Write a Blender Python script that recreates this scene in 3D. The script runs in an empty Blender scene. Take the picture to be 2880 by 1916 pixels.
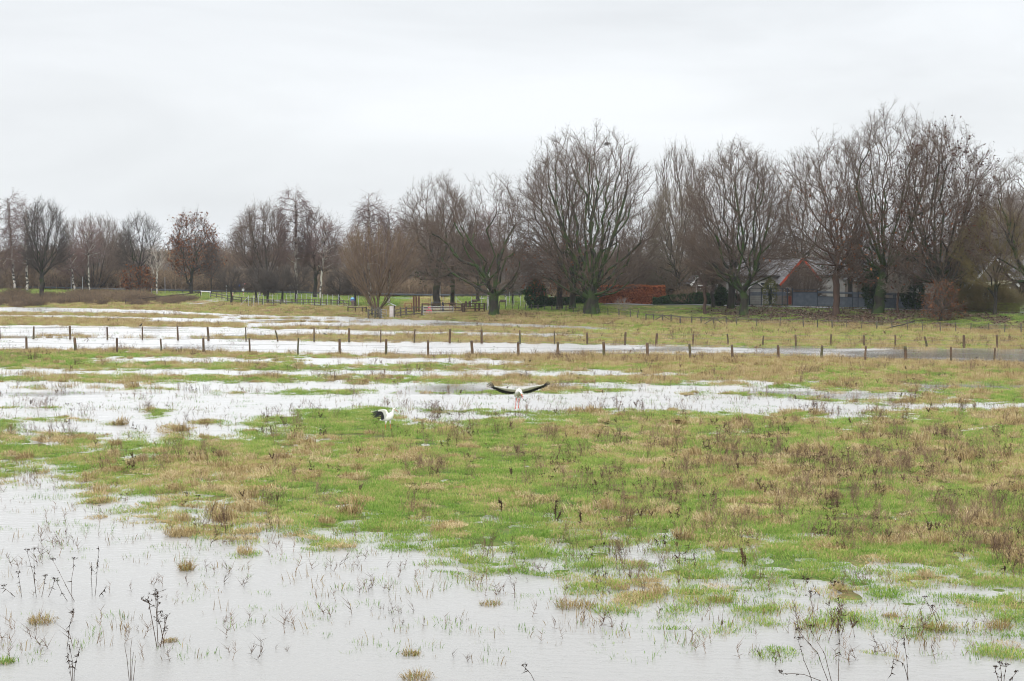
import bpy, math, random
import numpy as np
from mathutils import Vector, Matrix, Euler

S = bpy.context.scene
COL = S.collection
R = math.radians

# ------------------------------------------------------------------ camera, sky, sun, exposure
CAMH = 7.8
FD = 3601.0
TH = math.atan((784 - 601.5) / FD)
cam = bpy.data.cameras.new('camera'); camo = bpy.data.objects.new('camera', cam); COL.objects.link(camo)
camo.location = (0, 0, CAMH); camo.rotation_euler = (R(90) - TH, 0, 0)
cam.sensor_width = 36.0; cam.lens = 36.0 * FD / 2357.0
cam.clip_start = 0.5; cam.clip_end = 6000
S.camera = camo

SUN_EL, SUN_AZ = 35.0, 200.0
w = bpy.data.worlds.new("World"); S.world = w; w.use_nodes = True
wt = w.node_tree; wn = wt.nodes; wl = wt.links
wn.clear()
out = wn.new('ShaderNodeOutputWorld'); bg = wn.new('ShaderNodeBackground')
sky = wn.new('ShaderNodeTexSky'); sky.sky_type = 'NISHITA'; sky.sun_disc = False
sky.sun_elevation = R(SUN_EL); sky.sun_rotation = R(SUN_AZ)
tc = wn.new('ShaderNodeTexCoord'); sep = wn.new('ShaderNodeSeparateXYZ')
wl.new(tc.outputs['Generated'], sep.inputs[0])
grad = wn.new('ShaderNodeValToRGB')           # overcast: the cloud is brighter overhead than at the horizon
e = grad.color_ramp.elements
e[0].position = 0.0; e[0].color = (9.0, 9.3, 9.6, 1)
e[1].position = 1.0; e[1].color = (31, 31.5, 32, 1)
for p, c in ((0.10, (9.5, 9.75, 10.0)), (0.20, (9.2, 9.5, 9.8)), (0.28, (14, 14.3, 14.7)), (0.6, (25, 25.5, 26))):
    x = grad.color_ramp.elements.new(p); x.color = c + (1,)
wl.new(sep.outputs['Z'], grad.inputs[0])
mp = wn.new('ShaderNodeMapping'); mp.inputs['Scale'].default_value = (2.2, 2.2, 9)
mp.inputs['Rotation'].default_value = (R(4), R(3), 0)
wl.new(tc.outputs['Generated'], mp.inputs[0])
nz = wn.new('ShaderNodeTexNoise'); nz.inputs['Scale'].default_value = 1.5; nz.inputs['Detail'].default_value = 5
nz.inputs['Roughness'].default_value = 0.5; nz.inputs['Distortion'].default_value = 0.4
wl.new(mp.outputs[0], nz.inputs[0])
cr = wn.new('ShaderNodeMapRange'); cr.inputs['From Min'].default_value = 0.3; cr.inputs['From Max'].default_value = 0.68
cr.inputs['To Min'].default_value = 0.88; cr.inputs['To Max'].default_value = 1.05
wl.new(nz.outputs[0], cr.inputs[0])
mul = wn.new('ShaderNodeVectorMath'); mul.operation = 'SCALE'
wl.new(grad.outputs[0], mul.inputs[0]); wl.new(cr.outputs[0], mul.inputs['Scale'])
mx = wn.new('ShaderNodeMix'); mx.data_type = 'RGBA'; mx.inputs['Factor'].default_value = 0.94
wl.new(sky.outputs[0], mx.inputs['A']); wl.new(mul.outputs[0], mx.inputs['B'])
bg.inputs['Strength'].default_value = 0.10
wl.new(mx.outputs['Result'], bg.inputs[0]); wl.new(bg.outputs[0], out.inputs[0])

sd = bpy.data.lights.new('sun', 'SUN'); sd.energy = 1.4; sd.angle = R(30); sd.color = (1, 0.97, 0.93)
so = bpy.data.objects.new('sun', sd); COL.objects.link(so)
so.rotation_euler = (R(90 - SUN_EL), 0, R(180 - SUN_AZ))

S.view_settings.view_transform = 'Standard'; S.view_settings.look = 'None'
S.view_settings.exposure = 0.0; S.view_settings.gamma = 1.0
S.render.engine = 'CYCLES'
cy = S.cycles
cy.max_bounces = 6; cy.diffuse_bounces = 2; cy.glossy_bounces = 3; cy.transmission_bounces = 3; cy.volume_bounces = 0
cy.transparent_max_bounces = 6; cy.use_denoising = True; cy.denoiser = 'OPENIMAGEDENOISE'; cy.denoising_input_passes = 'RGB_ALBEDO_NORMAL'; cy.denoising_prefilter = 'ACCURATE'; cy.use_adaptive_sampling = False; cy.pixel_filter_type = 'BLACKMAN_HARRIS'; cy.filter_width = 1.05
cy.caustics_reflective = False; cy.caustics_refractive = False
S.render.use_persistent_data = False

# ------------------------------------------------------------------ projection helpers (pixels of a 2357x1568 view of the photograph)
CT, ST = math.cos(TH), math.sin(TH)
def ray(u, v):
    xc = (u - 1178.5) / FD; yc = -(v - 784.0) / FD
    return xc, CT + yc * ST, -ST + yc * CT
def on_z(u, v, z=0.0):
    x, y, q = ray(u, v); t = (z - CAMH) / q
    return np.array([t * x, t * y, z])
def at_d(u, v, d):
    x, y, q = ray(u, v); t = d / y
    return np.array([t * x, d, CAMH + t * q])
def proj(X, Y, Z=0.0):
    zr = Z - CAMH
    f = Y * CT - zr * ST
    return 1178.5 + FD * X / f, 784 - FD * (Y * ST + zr * CT) / f

# ------------------------------------------------------------------ noise
def _h(ix, iy, s):
    a = np.sin(ix * 127.1 + iy * 311.7 + s * 74.7) * 43758.5453
    return a - np.floor(a)
def vnoise(x, y, s=0):
    ix = np.floor(x); iy = np.floor(y); fx = x - ix; fy = y - iy
    fx = fx * fx * (3 - 2 * fx); fy = fy * fy * (3 - 2 * fy)
    a = _h(ix, iy, s); b = _h(ix + 1, iy, s); c = _h(ix, iy + 1, s); d = _h(ix + 1, iy + 1, s)
    return (a + (b - a) * fx) * (1 - fy) + (c + (d - c) * fx) * fy
def fbm(x, y, s=0, o=3):
    t = 0; a = 0.5; n = 0
    for k in range(o):
        t = t + a * vnoise(x * 2 ** k + 17.3 * k, y * 2 ** k - 9.1 * k, s + k); n += a; a *= 0.5
    return t / n * 2 - 1

# ------------------------------------------------------------------ the lie of the land
# flood water, each band a list of (column, far edge, near edge) measured at the water's level
WATER = [
 [(-900,1080,2600),(-200,1085,2600),(0,1095,2600),(70,1100,2600),(150,1118,2600),(200,1152,2600),(300,1178,2600),(400,1205,2600),(440,1228,2600),(540,1232,2600),(600,1215,2600),(640,1236,2600),(760,1238,2600),(840,1246,2600),(900,1268,2600),(985,1232,2600),(1010,1270,2600),(1100,1296,2600),(1250,1308,2600),(1330,1334,2600),(1420,1364,2600),(1520,1386,2600),(1640,1408,2600),(1720,1402,2600),(1800,1410,2600),(1900,1402,2600),(2000,1414,2600),(2080,1404,2600),(2160,1420,2600),(2250,1430,2600),(2330,1446,2600),(2500,1440,2600),(3000,1480,2600)],
 [(-400,1075,1100),(0,1085,1115),(90,1075,1135),(150,1085,1130),(240,1120,1130),(250,1126,1128)],
 [(240,1138,1150),(300,1130,1160),(360,1142,1178),(420,1176,1180)],
 [(1230,1276,1286),(1290,1268,1296),(1360,1288,1300)],
 [(1480,1268,1278),(1560,1262,1300),(1600,1290,1300)],
 [(2120,1352,1400),(2140,1318,1400),(2160,1355,1400)],
 [(-900,905,960),(0,893,935),(200,893,938),(420,896,942),(560,905,945),(700,908,944),(800,908,940),(840,908,934),(950,906,934),(1000,904,941),(1200,905,940),(1350,902,940),(1480,901,941),(1600,904,944),(1720,908,944),(1800,916,944),(1900,925,946),(2050,928,940),(2200,927,937),(2400,928,938),(3000,932,942)],
 [(-900,940,985),(0,935,962),(150,935,958),(300,938,985),(340,940,1005),(352,970,1030),(372,960,1008),(400,940,982),(480,940,968),(600,942,958),(700,942,948),(720,944,945)],
 [(40,962,1000),(120,962,995),(250,966,1004),(330,985,1004),(350,1000,1026),(372,990,998)],
 [(395,980,988),(470,975,1004),(560,978,992),(600,984,986)],
 [(915,944,950),(935,944,956),(960,945,962),(1040,950,966),(1120,948,964),(1180,950,956)],
 [(1900,952,957),(1950,950,960),(2000,953,957)],
 [(-900,876,896),(0,875,893),(200,878,891),(450,881,893),(560,880,900),(640,882,896),(800,882,897),(950,882,900),(1150,884,898),(1280,882,892),(1500,884,894),(1700,886,896),(1900,900,912),(2050,904,912),(2140,908,910)],
 [(1500,893,900),(1620,892,904),(1750,892,901),(1900,903,915),(2060,906,918),(2100,914,916)],
 [(-900,842,864),(0,848,862),(200,850,862),(450,850,861),(560,856,861),(700,852,861),(850,852,862),(1000,852,864),(1140,854,864),(1300,855,865),(1450,857,866),(1560,860,864),(1600,862,863)],
 [(1600,876,882),(1680,874,880),(1760,878,884),(1800,880,882)],
 [(2100,886,892),(2250,884,892),(2400,886,891),(2600,886,890)],
 [(230,826,829),(420,824,829),(600,827,830),(640,828,829)],
 [(700,826,836),(800,822,834),(950,822,833),(1100,826,836),(1200,830,834)],
 [(-900,776,806),(0,777,802),(250,777,803),(450,778,803),(520,780,807),(700,784,811),(800,785,812),(980,787,816),(1150,789,814),(1300,791,812),(1480,794,812),(1600,796,813),(1750,798,814),(1900,800,818),(2050,803,824),(2200,803,828),(2400,804,832),(3000,808,840)],
 [(-900,746,774),(0,749,773),(150,750,773),(330,752,774),(450,752,774),(560,754,773),(640,758,772),(700,760,770)],
 [(640,757,772),(760,758,770),(850,762,772),(960,764,770),(1030,766,770)],
 [(560,744,756),(680,741,752),(800,742,752),(960,742,752),(1100,745,752),(1240,750,757),(1330,752,757),(1390,755,757)],
 [(960,763,768),(1040,763,769),(1140,766,772),(1250,766,773),(1330,768,772)],
 [(340,733,743),(450,732,742),(560,735,741),(700,734,740),(850,733,742),(1000,737,748),(1150,743,752),(1250,747,756),(1380,754,760),(1440,757,759)],
 [(-900,722,732),(0,725,731),(200,727,733),(330,730,735),(420,732,735)],
 [(420,738,741),(500,740,744),(640,738,742)],
 [(500,728,733),(640,727,732),(760,728,733),(850,731,734)],
 [(-900,704,719),(0,707,719),(120,708,720),(250,711,722),(350,714,724),(450,719,727),(560,724,728),(640,726,728)],
]
BANK = {  # column: (distance, height) up the bank and over the plateau behind it
 -900: [(265,-.1),(270,.35),(288,1.2),(310,1.9),(700,2.0)],
 0:    [(267,-.1),(272,.35),(290,1.2),(310,1.9),(700,2.0)],
 450:  [(246,-.1),(252,.3),(275,.9),(292,1.3),(700,1.6)],
 700:  [(226,-.1),(231,.4),(239,.9),(250,1.1),(700,1.5)],
 1000: [(206,-.1),(209,.3),(215,.75),(230,.9),(700,1.5)],
 1250: [(192,-.1),(196,.4),(208,.95),(225,1.1),(700,1.5)],
 1400: [(185,.1),(195,.45),(201,.8),(212,1.8),(700,2.0)],
 1700: [(160,.1),(188,.3),(196,1.0),(203,1.8),(700,2.2)],
 2000: [(150,.1),(179,.3),(187,1.1),(194,1.8),(700,2.2)],
 2357: [(140,.1),(165,.3),(171,1.1),(176,1.8),(700,2.2)],
 3000: [(120,.1),(145,.3),(151,1.1),(156,1.8),(700,2.2)],
}
_bu = np.array(sorted(BANK)); _bd = np.array([[p[0] for p in BANK[k]] for k in _bu]); _bz = np.array([[p[1] for p in BANK[k]] for k in _bu])
def wet(X, Y):
    """metres into the water (positive) or onto the land (negative)"""
    Yc = np.maximum(Y, 4.0)
    u, v = proj(X, Yc, 0.0)
    k = Yc * Yc / (CAMH * FD)
    best = np.full(u.shape, -1e3)
    for b in WATER:
        a = np.array(b, float)
        t = np.interp(u, a[:, 0], a[:, 1]); q = np.interp(u, a[:, 0], a[:, 2])
        q = q + (0.13 + 0.09 * (Yc > 110) - 0.14 * (Yc > 163)) * FD / Yc      # standing grass hides the near rim of each band
        s = np.minimum(v - t, q - v) * k
        o = np.maximum(a[0, 0] - u, u - a[-1, 0]) * Yc / FD
        s = np.where(o > 0, np.minimum(s, -o), s)
        best = np.maximum(best, s)
    return best, u, v, k
def bank(u, Y):
    res = np.full(u.shape, -1.0)
    i = np.clip(np.searchsorted(_bu, u) - 1, 0, len(_bu) - 2)
    t = np.clip((u - _bu[i]) / (_bu[i + 1] - _bu[i]), 0, 1)
    D = _bd[i] * (1 - t)[:, None] + _bd[i + 1] * t[:, None]
    Z = _bz[i] * (1 - t)[:, None] + _bz[i + 1] * t[:, None]
    for j in range(D.shape[1] - 1):
        m = (Y >= D[:, j]) & (Y < D[:, j + 1])
        f = (Y - D[:, j]) / (D[:, j + 1] - D[:, j]); f = f * f * (3 - 2 * f)
        res = np.where(m, Z[:, j] + (Z[:, j + 1] - Z[:, j]) * f, res)
    return np.where(Y >= D[:, -1], Z[:, -1], res)
def sstep(a, b, x):
    t = np.clip((x - a) / (b - a), 0, 1); return t * t * (3 - 2 * t)
def height(X, Y):
    X = np.atleast_1d(np.asarray(X, float)); Y = np.atleast_1d(np.asarray(Y, float))
    wtm, u, v, k = wet(X, Y)
    ns = fbm(X / 1.3, Y / 1.3, 3, 3)
    big = fbm(X / 5.0, Y / 8.0, 11, 2)
    wob = (0.75 * ns + 0.55 * big) * np.clip(k * 4.5, 0.7, 2.4)
    w_ = wtm + wob
    nr = sstep(85, 65, Y)
    lo = np.clip(-w_ * (0.055 - 0.023 * nr), -0.22, 0.13)
    amp = 0.035 + (0.055 + 0.12 * nr) * np.exp(-(w_ / (2.5 + 2.8 * nr)) ** 2)
    lo = lo + amp * fbm(X / (1.1 - .5 * nr), Y / (0.95 - .2 * nr), 5, 2)
    lo = np.where(lo > .02, .02 + (lo - .02) * .42, lo)
    b = bank(u, Y)
    b = b + np.where(b > 0.2, 0.10 * fbm(X / 3.0, Y / 3.0, 8, 3), 0)
    return np.maximum(lo, b)
def hz(x, y):
    return float(height(np.array([x]), np.array([y]))[0])
def ground_at(u, d):
    """a point on the ground in column u, d metres away"""
    x = (u - 1178.5) / FD * (d * CT + 6.5 * ST)
    return Vector((x, d, hz(x, d)))
def sstep(a, b, x):
    t = np.clip((x - a) / (b - a), 0, 1); return t * t * (3 - 2 * t)
def zone(X, Y):
    """how dry, how littered with leaves"""
    _, u, v, k = (None,) + tuple(proj(X, np.maximum(Y, 4), 0.0)) + (None,)
    b = bank(u, Y)
    patch = .45 * fbm(X / 2.8, Y / 3.6, 21, 3) + .75 * fbm(X / .95, Y / 1.3, 22, 2)
    pb = fbm(X / 9, Y / 12, 31, 2)
    dry = 0.40 + 0.95 * patch + 0.35 * pb
    dry = dry - 0.05 * sstep(60, 50, Y) + 0.10 * ((u > 1250) & (v > 940))
    for (c, wd, a) in ((777, 9, .8), (809, 7, .75), (752, 18, .55), (725, 30, .5), (873, 8, .25)):
        dry = dry + a * np.exp(-((v - (c + (u - 300) * 0.0105 * (c < 830))) / wd) ** 2)
    far = (Y > 150)
    dry = np.where(far & (b > 0.15) & (u < 1330), 0.75 + 0.4 * patch + 0.15, dry)
    right = (u > 1300) & (Y > 118)
    dry = np.where(right, 0.72 + 0.55 * patch, dry)
    dry = dry + .55 * np.exp(-((v - 830) / 14) ** 2) * (u > 1050) + .35 * ((u > 1500) & (v > 840) & (v < 930)) * (patch > 0)
    dry = np.where((b > 0.95) & (u < 1330), 0.12 + 0.3 * patch, dry)
    dry = np.where((b > 0.9) & (u < 640), 0.30 + 0.5 * patch, dry)
    dry = np.where((b > 0.5) & (u >= 1330), 0.42 + 0.6 * patch - 0.3 * sstep(1500, 1800, u), dry)
    toe = np.interp(u, _bu, _bd[:, 1])
    dry = dry + 0.5 * np.exp(-((Y - toe) / 4.0) ** 2) * (u > 1300)
    lit = sstep(0.3, 0.7, b) * sstep(1.83, 1.72, b) * sstep(1560, 1750, u) * (0.95 + 1.3 * fbm(X / 3, Y / 3, 41, 3) - 0.55 * sstep(2130, 2230, u))
    return np.clip(dry, 0, 1), np.clip(lit, 0, 1), u, v, b

# ------------------------------------------------------------------ object helpers
def tag(o, label=None, cat=None, group=None, kind=None):
    if label: o['label'] = label
    if cat: o['category'] = cat
    if group: o['group'] = group
    if kind: o['kind'] = kind
    return o
def empty(name, loc, rz=0.0):
    o = bpy.data.objects.new(name, None); COL.objects.link(o); o.location = loc; o.rotation_euler = (0, 0, rz)
    o.empty_display_size = 0.3
    return o
def add_mesh(name, me, mats, parent=None, loc=None):
    o = bpy.data.objects.new(name, me)
    if me is not None and len(me.materials) == 0:
        for m in (mats if isinstance(mats, (list, tuple)) else [mats]): me.materials.append(m)
    COL.objects.link(o)
    if parent is not None: o.parent = parent
    if loc is not None: o.location = loc
    return o
def tri_mesh(name, V, T, smooth=False, attrs=None):
    me = bpy.data.meshes.new(name)
    V = np.asarray(V, np.float32); T = np.asarray(T, np.int32)
    me.vertices.add(len(V)); me.vertices.foreach_set('co', V.ravel())
    n = len(T); me.loops.add(n * 3); me.loops.foreach_set('vertex_index', T.ravel())
    me.polygons.add(n); me.polygons.foreach_set('loop_start', np.arange(0, n * 3, 3, dtype=np.int32))
    me.polygons.foreach_set('loop_total', np.full(n, 3, np.int32))
    if smooth: me.polygons.foreach_set('use_smooth', np.ones(n, bool))
    for k, (dom, arr) in (attrs or {}).items():
        a = me.attributes.new(k, 'FLOAT', dom); a.data.foreach_set('value', np.asarray(arr, np.float32))
    me.update(calc_edges=True)
    return me
class MB:
    """collects simple solids into one mesh"""
    def __init__(s): s.v = []; s.f = []; s.m = []
    def add(s, vs, fs, mi=0):
        n = len(s.v); s.v += [tuple(map(float, p)) for p in vs]; s.f += [tuple(i + n for i in f) for f in fs]; s.m += [mi] * len(fs)
    def box(s, c, h, rz=0.0, mi=0, rot=None):
        M = (rot if rot is not None else Matrix.Rotation(rz, 3, 'Z'))
        vs = [Vector(c) + M @ Vector((h[0] * a, h[1] * b, h[2] * d)) for a in (-1, 1) for b in (-1, 1) for d in (-1, 1)]
        s.add(vs, [(0, 1, 3, 2), (4, 6, 7, 5), (0, 4, 5, 1), (2, 3, 7, 6), (0, 2, 6, 4), (1, 5, 7, 3)], mi)
    def bar(s, a, b, w, t=None, mi=0):
        """a squared bar from a to b"""
        a = Vector(a); b = Vector(b); d = b - a; L = d.length
        q = d.to_track_quat('X', 'Z').to_matrix()
        s.box((a + b) / 2, (L / 2, w / 2, (t or w) / 2), rot=q, mi=mi)
    def tube(s, pts, rads, k=8, mi=0, flat=1.0, caps=True):
        pts = [Vector(p) for p in pts]; n = len(pts); vs = []; fs = []
        if not hasattr(rads, '__len__'): rads = [rads] * n
        up = Vector((0, 0, 1))
        for i, p in enumerate(pts):
            d = (pts[min(i + 1, n - 1)] - pts[max(i - 1, 0)]).normalized()
            a = d.cross(up if abs(d.z) < 0.95 else Vector((0, 1, 0))).normalized(); b = a.cross(d).normalized()
            for j in range(k):
                t = 2 * math.pi * j / k
                vs.append(p + (a * math.cos(t) + b * math.sin(t) * flat) * rads[i])
        for i in range(n - 1):
            for j in range(k):
                q = (j + 1) % k
                fs.append((i * k + j, i * k + q, (i + 1) * k + q, (i + 1) * k + j))
        if caps:
            fs.append(tuple(range(k - 1, -1, -1))); fs.append(tuple((n - 1) * k + j for j in range(k)))
        s.add(vs, fs, mi)
    def loft(s, rings, k=14, mi=0):
        """rings: (centre, (rx along a, rz along b), axis) ellipses swept into one closed body"""
        vs = []; fs = []; n = len(rings)
        for c, (ra, rb), ax in rings:
            d = Vector(ax).normalized(); a = Vector((0, 1, 0)) if abs(d.y) < 0.9 else Vector((1, 0, 0))
            b = d.cross(a).normalized(); a = b.cross(d).normalized()
            for j in range(k):
                t = 2 * math.pi * j / k
                vs.append(Vector(c) + a * math.cos(t) * ra + b * math.sin(t) * rb)
        for i in range(n - 1):
            for j in range(k):
                q = (j + 1) % k
                fs.append((i * k + j, i * k + q, (i + 1) * k + q, (i + 1) * k + j))
        fs.append(tuple(range(k - 1, -1, -1))); fs.append(tuple((n - 1) * k + j for j in range(k)))
        s.add(vs, fs, mi)
    def build(s, name, mats, parent=None, smooth=False, bevel=0.0, loc=None):
        me = bpy.data.meshes.new(name); me.from_pydata(s.v, [], s.f)
        mats = mats if isinstance(mats, (list, tuple)) else [mats]
        for m in mats: me.materials.append(m)
        me.polygons.foreach_set('material_index', s.m)
        if smooth: me.polygons.foreach_set('use_smooth', [True] * len(s.f))
        me.update()
        import bmesh
        bm = bmesh.new(); bm.from_mesh(me); bmesh.ops.recalc_face_normals(bm, faces=bm.faces); bm.to_mesh(me); bm.free()
        o = bpy.data.objects.new(name, me); COL.objects.link(o)
        if parent is not None: o.parent = parent
        if loc is not None: o.location = loc
        if bevel > 0:
            b = o.modifiers.new('bevel', 'BEVEL'); b.width = bevel; b.segments = 2; b.limit_method = 'ANGLE'
        return o
def copy_tree(o, parent=None):
    c = o.copy(); COL.objects.link(c); c.parent = parent
    for ch in list(o.children): copy_tree(ch, c)
    return c

# ------------------------------------------------------------------ materials
def mat(name, c1, c2=None, scale=3.0, rough=0.8, stretch=(1, 1, 1), detail=4, spec=0.3, metal=0.0, bump=0.0, thr=(0.35, 0.65), c3=None, s3=0.6, t3=(0.5, 0.62)):
    m = bpy.data.materials.new(name); m.use_nodes = True; nt = m.node_tree; N = nt.nodes; L = nt.links
    p = N['Principled BSDF']; p.inputs['Roughness'].default_value = rough; p.inputs['Specular IOR Level'].default_value = spec
    p.inputs['Metallic'].default_value = metal
    if c2 is None:
        p.inputs['Base Color'].default_value = tuple(c1) + (1,); return m
    t = N.new('ShaderNodeTexCoord'); mp = N.new('ShaderNodeMapping'); mp.inputs['Scale'].default_value = stretch
    L.new(t.outputs['Object'], mp.inputs[0])
    n = N.new('ShaderNodeTexNoise'); n.inputs['Scale'].default_value = scale; n.inputs['Detail'].default_value = detail
    L.new(mp.outputs[0], n.inputs[0])
    r = N.new('ShaderNodeMapRange'); r.inputs['From Min'].default_value = thr[0]; r.inputs['From Max'].default_value = thr[1]
    L.new(n.outputs[0], r.inputs[0])
    mxx = N.new('ShaderNodeMix'); mxx.data_type = 'RGBA'
    mxx.inputs['A'].default_value = tuple(c1) + (1,); mxx.inputs['B'].default_value = tuple(c2) + (1,)
    L.new(r.outputs[0], mxx.inputs['Factor'])
    last = mxx.outputs['Result']
    if c3 is not None:
        n3 = N.new('ShaderNodeTexNoise'); n3.inputs['Scale'].default_value = s3; n3.inputs['Detail'].default_value = 3
        L.new(t.outputs['Object'], n3.inputs[0])
        r3 = N.new('ShaderNodeMapRange'); r3.inputs['From Min'].default_value = t3[0]; r3.inputs['From Max'].default_value = t3[1]
        L.new(n3.outputs[0], r3.inputs[0])
        m3 = N.new('ShaderNodeMix'); m3.data_type = 'RGBA'; m3.inputs['B'].default_value = tuple(c3) + (1,)
        L.new(last, m3.inputs['A']); L.new(r3.outputs[0], m3.inputs['Factor']); last = m3.outputs['Result']
    L.new(last, p.inputs['Base Color'])
    if bump > 0:
        b = N.new('ShaderNodeBump'); b.inputs['Strength'].default_value = bump; b.inputs['Distance'].default_value = 0.02
        L.new(n.outputs[0], b.inputs['Height']); L.new(b.outputs[0], p.inputs['Normal'])
    return m

def plant_mat(name, cols, attr='c', tint=None, trans=0.25, rough=0.7):
    """colour runs along the ramp with each blade's own value; the clump's tint shifts it"""
    m = bpy.data.materials.new(name); m.use_nodes = True; nt = m.node_tree; N = nt.nodes; L = nt.links
    N.clear(); o = N.new('ShaderNodeOutputMaterial')
    a = N.new('ShaderNodeAttribute'); a.attribute_name = attr
    r = N.new('ShaderNodeValToRGB')
    el = r.color_ramp.elements
    for i, (p, c) in enumerate(cols):
        x = el[i] if i < 2 else el.new(p)
        x.position = p; x.color = tuple(c) + (1,)
    src = a.outputs['Fac']
    if tint:
        t = N.new('ShaderNodeAttribute'); t.attribute_type = 'INSTANCER'; t.attribute_name = 'tint'
        ad = N.new('ShaderNodeMath'); ad.operation = 'MULTIPLY_ADD'; ad.use_clamp = True
        L.new(t.outputs['Fac'], ad.inputs[0]); ad.inputs[1].default_value = tint; L.new(src, ad.inputs[2]); src = ad.outputs[0]
    L.new(src, r.inputs[0])
    d = N.new('ShaderNodeBsdfDiffuse'); tr = N.new('ShaderNodeBsdfTranslucent'); mxs = N.new('ShaderNodeMixShader')
    L.new(r.outputs[0], d.inputs[0]); L.new(r.outputs[0], tr.inputs[0]); mxs.inputs[0].default_value = trans
    L.new(d.outputs[0], mxs.inputs[1]); L.new(tr.outputs[0], mxs.inputs[2]); L.new(mxs.outputs[0], o.inputs[0])
    return m

# ------------------------------------------------------------------ the ground, one sheet to the horizon
def build_ground():
    rows = np.concatenate([np.arange(-60, 14, 8.0), np.arange(14, 28, 1.0), np.arange(28, 50, .15), np.arange(50, 90, .2), np.arange(90, 215, .42),
                           np.arange(215, 330, 1.4), np.geomspace(330, 1400, 18)])
    ca = np.concatenate([np.linspace(-1.2, -0.45, 16), np.linspace(-0.43, -0.35, 16), np.linspace(-0.345, 0.345, 620), np.linspace(0.35, 0.43, 16), np.linspace(0.45, 1.2, 16)])
    Yg, A = np.meshgrid(rows, ca, indexing='ij')
    X = A * (np.maximum(Yg, 30) + 0.0)
    n0, n1 = Yg.shape
    Z = height(X.ravel(), Yg.ravel())
    Z = np.where(Yg.ravel() < 20, -0.2, Z)
    Z = Z - .055 * sstep(.6, .4, Z)          # the soil; the turf's blades stand on it
    V = np.stack([X.ravel(), Yg.ravel(), Z], 1)
    i, j = np.meshgrid(np.arange(n0 - 1), np.arange(n1 - 1), indexing='ij')
    a = (i * n1 + j).ravel(); b = a + 1; c = a + n1; d = c + 1
    T = np.concatenate([np.stack([a, b, d], 1), np.stack([a, d, c], 1)])
    dry, lit, _, _, _ = zone(V[:, 0], V[:, 1])
    me = tri_mesh('ground', V, T, True, {'dry': ('POINT', dry), 'litter': ('POINT', lit)})
    m = bpy.data.materials.new('turf_soil'); m.use_nodes = True; nt = m.node_tree; N = nt.nodes; L = nt.links
    p = N['Principled BSDF']; p.inputs['Roughness'].default_value = 0.95; p.inputs['Specular IOR Level'].default_value = 0.1
    g = N.new('ShaderNodeNewGeometry')
    def noise(sc, lo, hi, det=5):
        n = N.new('ShaderNodeTexNoise'); n.inputs['Scale'].default_value = sc; n.inputs['Detail'].default_value = det
        L.new(g.outputs['Position'], n.inputs[0]); r = N.new('ShaderNodeMapRange'); L.new(n.outputs[0], r.inputs[0])
        r.inputs['From Min'].default_value = lo; r.inputs['From Max'].default_value = hi; return r.outputs[0]
    def mix(f, A, B):
        x = N.new('ShaderNodeMix'); x.data_type = 'RGBA'
        for k, q in (('A', A), ('B', B)):
            if isinstance(q, tuple): x.inputs[k].default_value = q + (1,)
            else: L.new(q, x.inputs[k])
        L.new(f, x.inputs['Factor']); return x.outputs['Result']
    ad = N.new('ShaderNodeAttribute'); ad.attribute_name = 'dry'; al = N.new('ShaderNodeAttribute'); al.attribute_name = 'litter'
    green = mix(noise(3.0, .35, .65), (.052, .095, .018), (.085, .125, .030))
    tan = mix(noise(4.0, .35, .65), (.17, .115, .055), (.10, .075, .035))
    f = N.new('ShaderNodeMath'); f.operation = 'ADD'; f.use_clamp = True
    sub = N.new('ShaderNodeMath'); sub.operation = 'SUBTRACT'; L.new(noise(7.0, .3, .7), sub.inputs[0]); sub.inputs[1].default_value = 0.5
    L.new(ad.outputs['Fac'], f.inputs[0]); L.new(sub.outputs[0], f.inputs[1])
    c = mix(f.outputs[0], green, tan)
    leaf = mix(noise(9.0, .4, .6), (.06, .042, .030), (.12, .085, .06))
    mu = N.new('ShaderNodeMath'); mu.operation = 'MULTIPLY'; mu.use_clamp = True; L.new(al.outputs['Fac'], mu.inputs[0]); L.new(noise(1.6, .25, .6), mu.inputs[1])
    c = mix(mu.outputs[0], c, leaf)
    L.new(c, p.inputs['Base Color'])
    o = add_mesh('ground', me, m)
    tag(o, kind='structure')
    return o
build_ground()

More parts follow.
